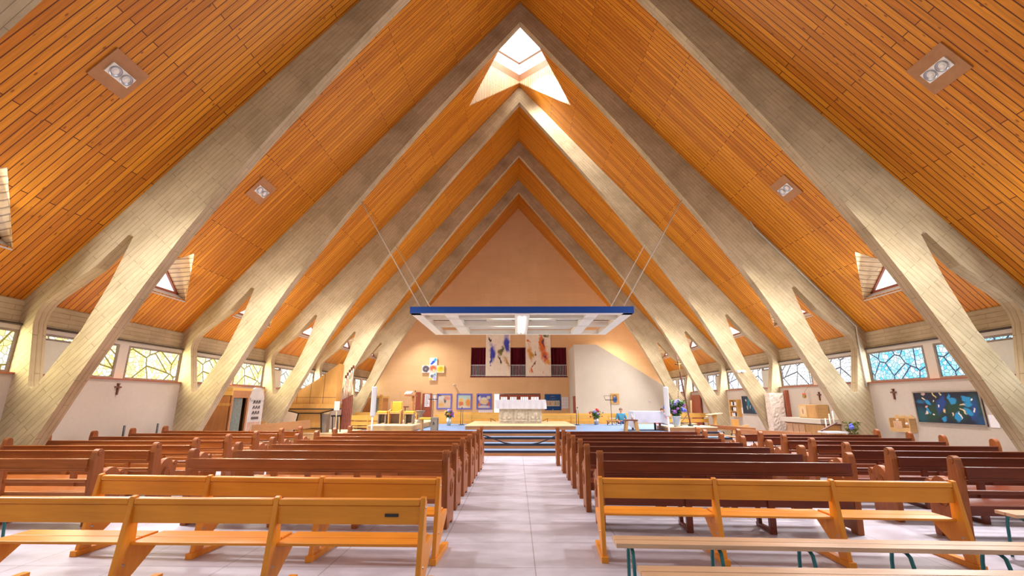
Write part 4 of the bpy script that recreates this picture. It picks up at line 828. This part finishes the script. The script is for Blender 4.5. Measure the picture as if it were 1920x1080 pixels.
def sidewall(name, label, cat, y0, y1, z0, z1, mat, frame, fw=.03, th=.02):
    r = thing(name, label, cat, (XR - .003, (y0 + y1) / 2, z0)); hy = (y1 - y0) / 2; h = z1 - z0
    MB().box(-th, 0, -hy, hy, 0, h).build('picture', mat, r)
    if frame:
        m = MB()
        for a, b, c, d_ in ((-hy, hy, 0, fw), (-hy, hy, h - fw, h), (-hy, -hy + fw, fw, h - fw), (hy - fw, hy, fw, h - fw)): m.box(-th - .015, -th + .002, a, b, c, d_)
        m.build('frame', frame, r)
    return r
sidewall('large_painting', 'wide dark painting with bright blue patches on the right wall', 'painting', 9.77, 11.42, 1.05, 1.79, 'big_blue_art', 'grey_wood')
artwork('dark_blue_art', (.015, .03, .05), [(.6, .6, .08, .3, .1, (.02, .15, .2), .4), (.35, .5, .07, .3, 0, (.015, .1, .18), .4), (.75, .75, .04, .06, 0, (.6, .6, .55), .4), (.5, .4, .02, .1, .2, (.6, .5, .45), .4), (.45, .75, .02, .1, 0, (.5, .5, .5), .4), (.2, .3, .06, .2, 0, (.05, .25, .4), .4), (.7, .35, .02, .1, 0, (.5, .5, .45), .4)], 'YZ', warp=.1, wsc=9)
sidewall('dark_painting', 'dark blue-green painting on the right wall half hidden by a concrete leg', 'painting', 18.75, 20.05, 1.05, 1.79, 'dark_blue_art', 'grey_wood', .02)
def wall_sheet(label, y0, y1, z0, z1):
    tag(MB().box(XR - .012, XR - .003, y0, y1, z0, z1).build('wall_notice', 'paper'), label, 'notice', 'white notices on the right wall')
wall_sheet('white notice on the right wall beside the big blue painting', 9.54, 9.73, 1.04, 1.29); wall_sheet('white notice by the half hidden dark painting', 20.1, 20.24, 1.06, 1.3)
rk = thing('wall_rack', 'wooden wall rack with gabled compartments on the right wall below the cross', 'rack', (XR - .003, 11.82, .82))
g = [(-.31, .10), (-.31, .34), (-.22, .41), (-.11, .36), (0, .41), (.11, .36), (.22, .41), (.31, .34), (.31, .10)]
MB().prism([g], lambda u, w, q: (q, u, w), -.02, 0).build('back_panel', 'oak', rk); MB().box(-.18, 0, -.31, .31, 0, .10).build('tray', 'oak', rk)
for y in (-.31, -.012, .285): MB().box(-.17, -.02, y, y + .025, .10, .33).build('divider', 'oak', rk)
MB().box(-.185, -.165, -.1, .16, .09, .26).build('front_panel', 'slat_wood', rk)
MB().ball((-.1, .12, .22), .035, n=6).ball((-.1, .12, .28), .022, n=6).build('figurine', 'paper', rk); MB().ball((-.1, -.15, .2), .035, n=6).build('ornament', 'paper', rk)
bk = thing('leaflet_case', 'open wooden leaflet case on the right wall, far beyond the stone slab', 'shelf', (XR - .003, 20.56, .93))
MB().box(-.02, 0, -.33, .33, 0, .69).build('back_panel', 'oak', bk)
for y in (-.35, .33): MB().box(-.2, 0, y, y + .03, -.02, .71).build('side_panel', 'organ_wood', bk)
for z in (-.02, .2, .44, .69): MB().box(-.19, -.02, -.33, .33, z, z + .02).build('shelf', 'oak', bk)
for i in range(3):
    for j in range(4): MB().box(-.14, -.11, -.28 + j * .15, -.17 + j * .15, .0 + i * .23, .15 + i * .23).build('leaflet', ('paper', 'black', 'paper')[(i + j) % 3], bk)
# tabernacle altar in the right wall
ta = thing('wall_altar', 'white mantel shelf over wooden cupboard below the tabernacle, right wall', 'altar', (9.2, 15.15, 0))
MB().box(-.25, .38, -1.05, 1.05, .90, 1.04).build('mantel', 'white_plaster', ta, bevel=.006); MB().box(-.12, .38, -.96, .96, 0, .87).build('cupboard', 'oak_up', ta); MB().box(-.15, .38, -1.0, 1.0, .865, .90).build('top_strip', 'cross_wood', ta)
for y in (-.05, .28, .60): MB().box(-.14, -.12, y, y + .29, .05, .84).build('door', 'slat_wood', ta, bevel=.004)
artwork('tabernacle_art', (.66, .46, .22), [(.5, .5, .32, .36, 0, (.72, .55, .36), .3), (.5, .5, .12, .26, 0, (.5, .26, .14), .3)], 'YZ', warp=.1)
tb_ = thing('tabernacle', 'wooden tabernacle box with an inlaid door standing on the white mantel', 'tabernacle', (9.3, 15.05, 1.04)); MB().box(-.1, .28, -.46, .46, 0, .42).build('body', 'oak', tb_, bevel=.006); MB().box(-.115, -.1, .02, .43, .03, .39).build('door', 'tabernacle_art', tb_); MB().box(-.115, -.1, -.44, -.02, .03, .39).build('panel', 'oak_up', tb_)
sl = thing('sanctuary_lamp', 'red and gold hanging lamp above the tabernacle', 'lamp', (9.42, 15.45, 1.66)); MB().lathe([(0, 0), (.05, .02), (.06, .1), (.05, .12), (0, .03)]).build('dish', 'brass', sl); MB().lathe([(0, .05), (.045, .06), (.05, .17), (.04, .17), (0, .08)]).build('cup', 'red_glass', sl); MB().ball((0, 0, .13), .018, (1, 1, 1.6), 6).build('flame', 'flame', sl); MB().tube([(0, 0, .17), (.172, 0, .38)], .004, 5).build('wire', 'dark_cable', sl)
struct(MB().box(9.46, 9.592, 16.60, 16.70, 0, 1.95).build('trim_6', 'sill_wood'))
def stone_slab():
    m = MB(); R = random.Random(4); nx, nz = 8, 26; v = []
    for j in range(nz + 1):
        for i in range(nx + 1): v.append((8.93 + .5 * i / nx + R.uniform(-.008, .008), 16.68 + R.uniform(-.012, .012) * (0 < i < nx), 1.86 * j / nz))
    k = len(v); v += [(x, 17.0, z) for x, y, z in v]; f = []
    for j in range(nz):
        for i in range(nx):
            a = j * (nx + 1) + i; f.append((a, a + 1, a + nx + 2, a + nx + 1)); f.append((k + a, k + a + nx + 1, k + a + nx + 2, k + a + 1))
    for j in range(nz):
        a = j * (nx + 1); f.append((a, a + nx + 1, k + a + nx + 1, k + a)); b = a + nx; f.append((b, k + b, k + b + nx + 1, b + nx + 1))
    for i in range(nx): f.append((i, k + i, k + i + 1, i + 1)); a = nz * (nx + 1) + i; f.append((a, a + 1, k + a + 1, k + a))
    m.add(v, f); return m
tag(stone_slab().build('stone_slab', 'rough_stone'), 'tall rough pale stone slab standing at the concrete leg, left of the tabernacle', 'stone')
# candle stand with flowers
cs = thing('candle_stand', 'dark slanting candle bar on a small white-topped stand near the right wall', 'candle stand', (8.3, 12.7, 0))
MB().box(-.25, .28, -.22, .2, .74, .78).build('top', 'white_paint', cs)
for x in (-.2, .22):
    for y in (-.17, .15): MB().box(x - .02, x + .02, y - .02, y + .02, 0, .74).build('leg', 'oak_up', cs)
MB().bar((-.30, -.05, .80), (.2, .05, 1.0), .05, .03).build('bar', 'cross_wood', cs)
cnd = None
for i, (x, z, h) in enumerate(((-.14, .86, .2), (.0, .92, .26), (.12, .97, .28))):
    c = thing('candle', '%s white candle on the slanting bar' % ('lowest', 'middle', 'highest')[i], 'candle', (8.3 + x, 12.7 + x * .2, z), 0, 'white candles on the slanting bar'); MB().tube([(0, 0, 0), (0, 0, h)], .016, 8).build('stick', 'wax', c); MB().ball((0, 0, h + .03), .012, (1, 1, 2), 5).build('flame', 'flame', c)
fl = thing('flower_arrangement', 'olive foliage with one blue bloom beside the candles, right wall', 'flowers', (8.80, 12.62, .0)); MB().lathe([(0, 0), (.13, 0), (.11, .5), (.15, .62), (.12, .62), (0, .5)]).build('pot', 'white_paint', fl); bouquet(fl, .6, .24, .5, [(-.14, -.18, .92, .085, 'bloom_blue'), (.05, -.1, 1.0, .04, 'leaf_olive')], 150, .08, 9, 'leaf_olive')
# small lectern, orange chair, slanted benches on the right
lc = thing('small_lectern', 'small turned wooden lectern beside the right-hand doorway', 'lectern', (7.45, 18.0, 0)); MB().lathe([(0, 0), (.16, 0), (.15, .05), (.07, .12), (.08, .5), (.06, .9), (.09, 1.06), (0, 1.06)], n=16).build('column', 'organ_wood', lc); MB().bar((-.28, 0, 1.06), (.26, 0, 1.12), .34, .03).build('top', 'podium_top', lc); MB().bar((-.34, -.02, .98), (-.2, -.02, 1.04), .2, .02).build('ledge', 'oak', lc)
oc = thing('orange_chair', 'small orange chair with a pale board against it, right side aisle', 'chair', (7.9, 17.0, 0)); MB().box(-.2, .2, 0, .38, .42, .46).build('seat', 'straw', oc); MB().box(-.13, .13, .3, .34, .46, .92).build('backrest', 'organ_wood', oc); MB().bar((-.25, -.04, .58), (.3, -.04, .68), .03, .15).build('board', 'oak', oc)
for x in (-.17, .17):
    for y in (.03, .34): MB().tube([(x, y, 0), (x, y, .43)], .016, 6).build('leg', 'black', oc)
def slanted_bench(label, p, q, z):
    p, q = Vector((*p, 0)), Vector((*q, 0)); d = q - p; r = thing('side_bench', label, 'bench', p, math.atan2(d.y, d.x), 'angled benches facing the tabernacle'); Lx = d.length
    MB().box(0, Lx, 0, .035, z - .13, z).build('back_board', 'riser_wood', r, bevel=.004); MB().box(0, Lx, .06, .42, .40, .43).build('seat', 'riser_wood', r)
    for i in range(3):
        x = .12 + (Lx - .24) * i / 2; MB().tube([(x, -.02, z - .02), (x, .05, .38), (x, .02, 0)], .014, 6).build('leg_frame', 'black', r); MB().tube([(x, .05, .39), (x, .38, .39), (x, .4, 0)], .014, 6).build('leg_frame', 'black', r)
slanted_bench('brown bench set at an angle before the tabernacle, nearer of two', (8.2, 13.4), (6.95, 15.0), .70)
slanted_bench('brown bench set at an angle before the tabernacle, farther of two', (7.5, 15.1), (6.95, 17.2), .74)
ch = thing('wicker_board', 'pale slatted wooden chair lying by the right boarded door', 'chair', (6.9, 19.6, 0)); MB().bar((-.4, 0, .55), (.4, 0, .66), .4, .04).build('seat', 'oak', ch)
for x in (-.3, .3): MB().tube([(x, -.15, 0), (x, -.15, .56)], .02, 6).build('leg', 'oak_up', ch); MB().tube([(x, .15, 0), (x, .15, .56)], .02, 6).build('leg', 'oak_up', ch)
# twin spotlights on the third frame, right
o = thing('twin_spotlight', 'pair of small white spotlights fixed to a concrete leg on the right', 'spotlight', (8.20, FY[3] - .002, 2.66)); MB().box(-.12, .12, -.03, 0, -.03, .03).build('bracket', 'lamp_white', o)
for x in (-.08, .09): MB().lathe([(0, 0), (.045, 0), (.06, .14), (.05, .14), (0, .1)], (x, -.16, -.02), 12, 'y').build('head', 'lamp_white', o)
# ------------------------------------------------------------------ hanging canopy
cp = thing('ceiling_canopy', 'suspended rectangular canopy with a cobalt blue front edge above the altar steps', 'canopy', (0, FY[2], 4.04)); D = FY[3] - FY[2] + .05; hw = 3.25
MB().box(-hw, hw, 0, .05, 0, .19).build('front_fascia', 'cobalt', cp)
m = MB(); m.box(-hw, hw, D - .12, D, 0, .16); m.box(-hw, hw, .05, .32, 0.0, .03)
for sx in (-1, 1): m.box(min(sx * hw, sx * (hw - .30)), max(sx * hw, sx * (hw - .30)), .05, D - .12, 0, .16)
m.build('rim', 'cream_frame', cp)
m = MB()
for sx in (-1, 1): m.box(min(sx * 2.28, sx * 1.92), max(sx * 2.28, sx * 1.92), .32, D - .12, .01, .15)
m.build('side_beam', 'cream_frame', cp)
m = MB(); m.box(-.20, .24, .05, D - .1, -.01, .12); m.build('centre_beam', 'cream_frame', cp)
for y in (.98, 2.42):
    m = MB(); m.box(-hw + .3, hw - .3, y - .13, y - .09, .0, .20); m.box(-hw + .3, hw - .3, y + .09, y + .13, .0, .20); m.box(-hw + .3, hw - .3, y - .13, y + .13, .18, .2); m.build('cross_beam', 'cream_frame', cp)
    for x0, x1 in ((-.85, -.58), (-.54, -.24), (.3, .5), (.56, .82)):
        l_ = MB()
        for i in range(5): l_.box(x0 + (x1 - x0) * i / 5 + .01, x0 + (x1 - x0) * (i + 1) / 5 - .012, y - .07, y + .07, .12, .15)
        l_.build('louvre_lamp', 'tube_lit', cp)
for x0, x1 in ((-1.92, -.2), (.24, 1.92)):
    for y0, y1 in ((.32, .85), (1.11, 2.29), (2.55, D - .12)): MB().box(x0, x1, y0, y1, .19, .21).build('tray_panel', 'tray_panel', cp)
    MB().box(x0 + (.8 if x0 < 0 else .1), x1 - (.1 if x0 < 0 else .8), 1.5, 1.6, .05, .19).build('tray_rib', 'cream_frame', cp)
for x in (-.05, .09): MB().tube([(x, .5, -.03), (x, D - .6, -.03)], .022, 8).build('tube_lamp', 'tube_lit', cp)
for sx in (-1, 1):
    for yy_ in (.13, D - .13): MB().tube([(sx * 2.96, yy_, .16), (sx * 4.99, yy_, hz(6.22) - 4.04)], .018, 6).build('cable', 'cable', cp)
# ------------------------------------------------------------------ ceiling downlights
for k, nm in ((0, 'nearest bay'), (1, 'second bay')):
    for sg, sd in ((-1, 'left'), (1, 'right')):
        x = sg * hx(5.285); y = FY[k] + (hx(4.93) - FY[0] if k == 0 else hx(8.27) - FY[1])
        r = thing('ceiling_downlight', 'twin downlight in a square wooden plate, %s roof slope, %s' % (sd, nm), 'ceiling light', (x, y, roofz(x)), 0, 'twin downlights in the roof slopes'); r.rotation_euler = (0, sg * ANG, 0)
        MB().box(-.31, .31, -.33, .33, -.03, .0).build('plate', 'lamp_plate', r)
        MB().box(-.105, .105, -.22, .22, -.055, -.03).build('housing', 'lamp_white', r, bevel=.004)
        for yy_ in (-.105, .105):
            MB().lathe([(.085, -.056), (.095, -.075), (.075, -.075), (.05, -.045), (0, -.045)], (0, yy_, 0), 20).build('reflector', 'steel', r); MB().ball((0, yy_, -.052), .045, (1, 1, .5), 8).build('bulb', 'lamp_white', r)
# conduit on the second frame, right
struct(MB().tube([(6.58, FY[2] - .02, hz(6.32)), (7.03, FY[2] - .02, roofz(7.06) - .06), (9.52, FY[2] - .03, roofz(9.55) - .1), (9.50, FY[2] - .03, hz(2.6)), (9.50, FY[2] - .03, 1.95)], .02, 6).build('conduit', 'cable'))
# ------------------------------------------------------------------ people
def skin_mesh(verts, edges, radii, sub=2):
    me = bpy.data.meshes.new('tmp'); me.from_pydata(verts, edges, []); o = bpy.data.objects.new('tmp', me); COL.objects.link(o)
    sk = o.modifiers.new('s', 'SKIN'); sk.use_smooth_shade = True; o.modifiers.new('u', 'SUBSURF').levels = sub
    for v, r in zip(me.skin_vertices[0].data, radii): v.radius = (r, r)
    me.skin_vertices[0].data[0].use_root = True
    dg = bpy.context.evaluated_depsgraph_get(); dg.update(); nm = bpy.data.meshes.new_from_object(o.evaluated_get(dg)); bpy.data.objects.remove(o)
    v = [tuple(p.co) for p in nm.vertices]; f = [tuple(p.vertices) for p in nm.polygons]; bpy.data.meshes.remove(nm); return v, f
def person(label, loc, rot, shirt, legs, hairm, longhair):
    r = thing('person', label, 'person', loc, rot)
    V = []; E = []; Rr = []
    def add(p, rad, par=None):
        V.append(p); Rr.append(rad)
        if par is not None: E.append((par, len(V) - 1))
        return len(V) - 1
    pel = add((0, 0, .54), .12); sp = add((0, .02, .72), .115, pel); chs = add((0, .02, .88), .13, sp); nk0 = add((0, .01, .985), .06, chs); nk = add((0, 0, 1.03), .052, nk0); hd = add((0, -.015, 1.10), .070, nk); ht = add((0, -.01, 1.185), .072, hd)
    ends = []
    for s_ in (-1, 1):
        sh = add((s_ * .165, .02, .935), .058, chs); el = add((s_ * .23, -.02, .70), .043, sh); wr = add((s_ * .15, -.22, .585), .028, el); pm = add((s_ * .125, -.28, .578), .026, wr)
        for i, (dx, ln) in enumerate(((-.028, .075), (-.010, .085), (.008, .08), (.025, .065))):
            a = add((s_ * .125 + dx, -.315, .575), .0095, pm); b = add((s_ * .125 + dx * 1.1, -.315 - ln * .6, .565), .0088, a); add((s_ * .125 + dx * 1.1, -.315 - ln, .545), .008, b)
        a = add((s_ * .125 - s_ * .035, -.265, .585), .0105, pm); add((s_ * .125 - s_ * .055, -.30, .575), .009, a)
        hp = add((s_ * .09, -.03, .53), .088, pel); kn = add((s_ * .12, -.42, .52), .062, hp); an = add((s_ * .12, -.40, .09), .04, kn); add((s_ * .13, -.52, .045), .036, an)
    v, f = skin_mesh(V, E, Rr)
    m = MB(); m.add(v, f, True)
    m.ball((0, -.088, 1.115), .014, (.8, 1.2, 1.4), 6)
    for s_ in (-1, 1): m.ball((s_ * .076, 0, 1.115), .02, (.5, 1, 1.4), 6)
    m.build('body', 'skin', r, fixn=True)
    fm = MB()
    for s_ in (-1, 1): fm.ball((s_ * .028, -.077, 1.135), .009, (1.3, .7, .8), 6)
    fm.build('eyes', 'eye_dark', r); MB().ball((0, -.083, 1.078), .02, (1, .4, .3), 6).build('mouth', 'lip', r)
    h = MB(); h.ball((0, .012, 1.165), .088, (1.0, 1.05, .82), 9)
    if longhair: h.ball((0, .045, 1.08), .085, (1, .75, 1.5), 8)
    h.build('hair', hairm, r)
    TV = [(0, 0, .56), (0, .02, .72), (0, .02, .88), (0, .015, .975)]; TE = [(0, 1), (1, 2), (2, 3)]; TR = [.145, .135, .148, .078]
    for s_ in (-1, 1): k = len(TV); TV += [(s_ * .17, .02, .935), (s_ * .232, -.015, .72), (s_ * .222, -.05, .66)]; TE += [(2, k), (k, k + 1), (k + 1, k + 2)]; TR += [.07, .055, .052]
    v, f = skin_mesh(TV, TE, TR); MB().add(v, f, True).build('shirt', shirt, r)
    TV = [(0, 0, .54)]; TE = []; TR = [.135]
    for s_ in (-1, 1): k = len(TV); TV += [(s_ * .09, -.03, .53), (s_ * .12, -.42, .52), (s_ * .12, -.40, .12)]; TE += [(0, k), (k, k + 1), (k + 1, k + 2)]; TR += [.10, .074, .055]
    v, f = skin_mesh(TV, TE, TR); MB().add(v, f, True).build('trousers', legs, r)
    return r
person('person in a blue shirt with short hair, seated facing us right of the altar', (4.84, 22.32, .03), 0, 'blue_shirt', 'navy_cloth', 'grey_hair', False)
person('person in a pink patterned top and red trousers, seated behind the white-clothed table', (6.72, 22.05, .03), -.6, 'pink_print', 'red_cloth', 'dark_hair', True)
# ------------------------------------------------------------------ light
w = bpy.data.worlds.new('sky'); SC.world = w; w.use_nodes = True; bg = w.node_tree.nodes['Background']; bg.inputs[0].default_value = (.93, .97, 1, 1); bg.inputs[1].default_value = .4
def area(name, loc, rot, sx, sy, power, col=(1, 1, 1), spread=PI):
    l = bpy.data.lights.new(name, 'AREA'); l.shape = 'RECTANGLE'; l.size = sx; l.size_y = sy; l.energy = power; l.color = col; l.spread = spread
    o = bpy.data.objects.new(name, l); COL.objects.link(o); o.location = loc; o.rotation_euler = rot; o['kind'] = 'helper'; return o
def spot(name, loc, power, col, blend=1, size=2.6):
    l = bpy.data.lights.new(name, 'SPOT'); l.energy = power; l.color = col; l.spot_size = size; l.spot_blend = blend; l.shadow_soft_size = .25
    o = bpy.data.objects.new(name, l); COL.objects.link(o); o.location = loc; return o
for k in range(-1, 6):
    y0 = FY[k] + T if k >= 0 else Y0; y1 = FY[k + 1] if k < 5 else YB; yc = (y0 + y1) / 2
    for sg in (-1, 1):
        col = ((1, .95, .58) if k < 3 else (1, .98, .80)) if sg < 0 else ((.82, .93, 1) if k < 2 else (.95, 1, .95))
        area('window_daylight', (sg * 9.68, yc + .5, hz(2.27)), (0, sg * PI / 2, 0), .8, 3.0, (56 if sg < 0 else 44) * (.3 if k == 5 else .7 if k < 1 else 1), col)
        if k >= 0: area('skylight_daylight', (sg * hx(6.80), yc + .13, roofz(hx(6.80)) - .22), (0, sg * (PI / 2 - .35), 0), .6, 1.0, 75 * (.2 if k == 5 else .5 if k > 3 else 1), (.97, .98, 1))
    if k >= 0:
        for sg in (-1, 1): area('downlight', (sg * hx(5.2), yc + .1, roofz(hx(5.2)) - .3), (0, sg * .25, 0), .5, .5, 165 * (.6 if k > 3 else .8 if k == 0 else 1), (1, .96, .90), 1.9)  # fill added in every bay to brighten the floor; the fixture bulbs stay unlit
area('lantern_daylight', (0, RIDGE_T[1], ZA + .75), (0, 0, 0), 1.6, 1.9, 45, (1, 1, 1))
l = spot('lantern_sunbeam', (-.7, RIDGE_T[1] - .5, ZA + .5), 2600, (1, .99, .97), .7, .75); l.rotation_euler = (Vector((2.4, FY[3] + .4, ZA - 3.6)) - l.location).to_track_quat('-Z', 'Y').to_euler()
area('canopy_light', (0, FY[2] + 2.2, 3.98), (0, 0, 0), 3.5, 2.5, 50, (1, .96, .9))
# ------------------------------------------------------------------ camera and view
cam = bpy.data.cameras.new('camera'); co = bpy.data.objects.new('camera', cam); COL.objects.link(co)
cam.sensor_width = 36; cam.lens = 36 * 841.72 / 1920; cam.clip_end = 200
co.location = (-.1576, 0, 1.55)
co.rotation_mode = 'XYZ'; co.rotation_euler = (PI / 2 + .2478, -.0005, .0095)
SC.camera = co
vs = SC.view_settings; vs.view_transform = 'Standard'; vs.look = 'None'; vs.gamma = 1; vs.exposure = 0.74; vs.use_curve_mapping = False
SC.cycles.max_bounces = 8; SC.cycles.diffuse_bounces = 5; SC.cycles.use_denoising = True
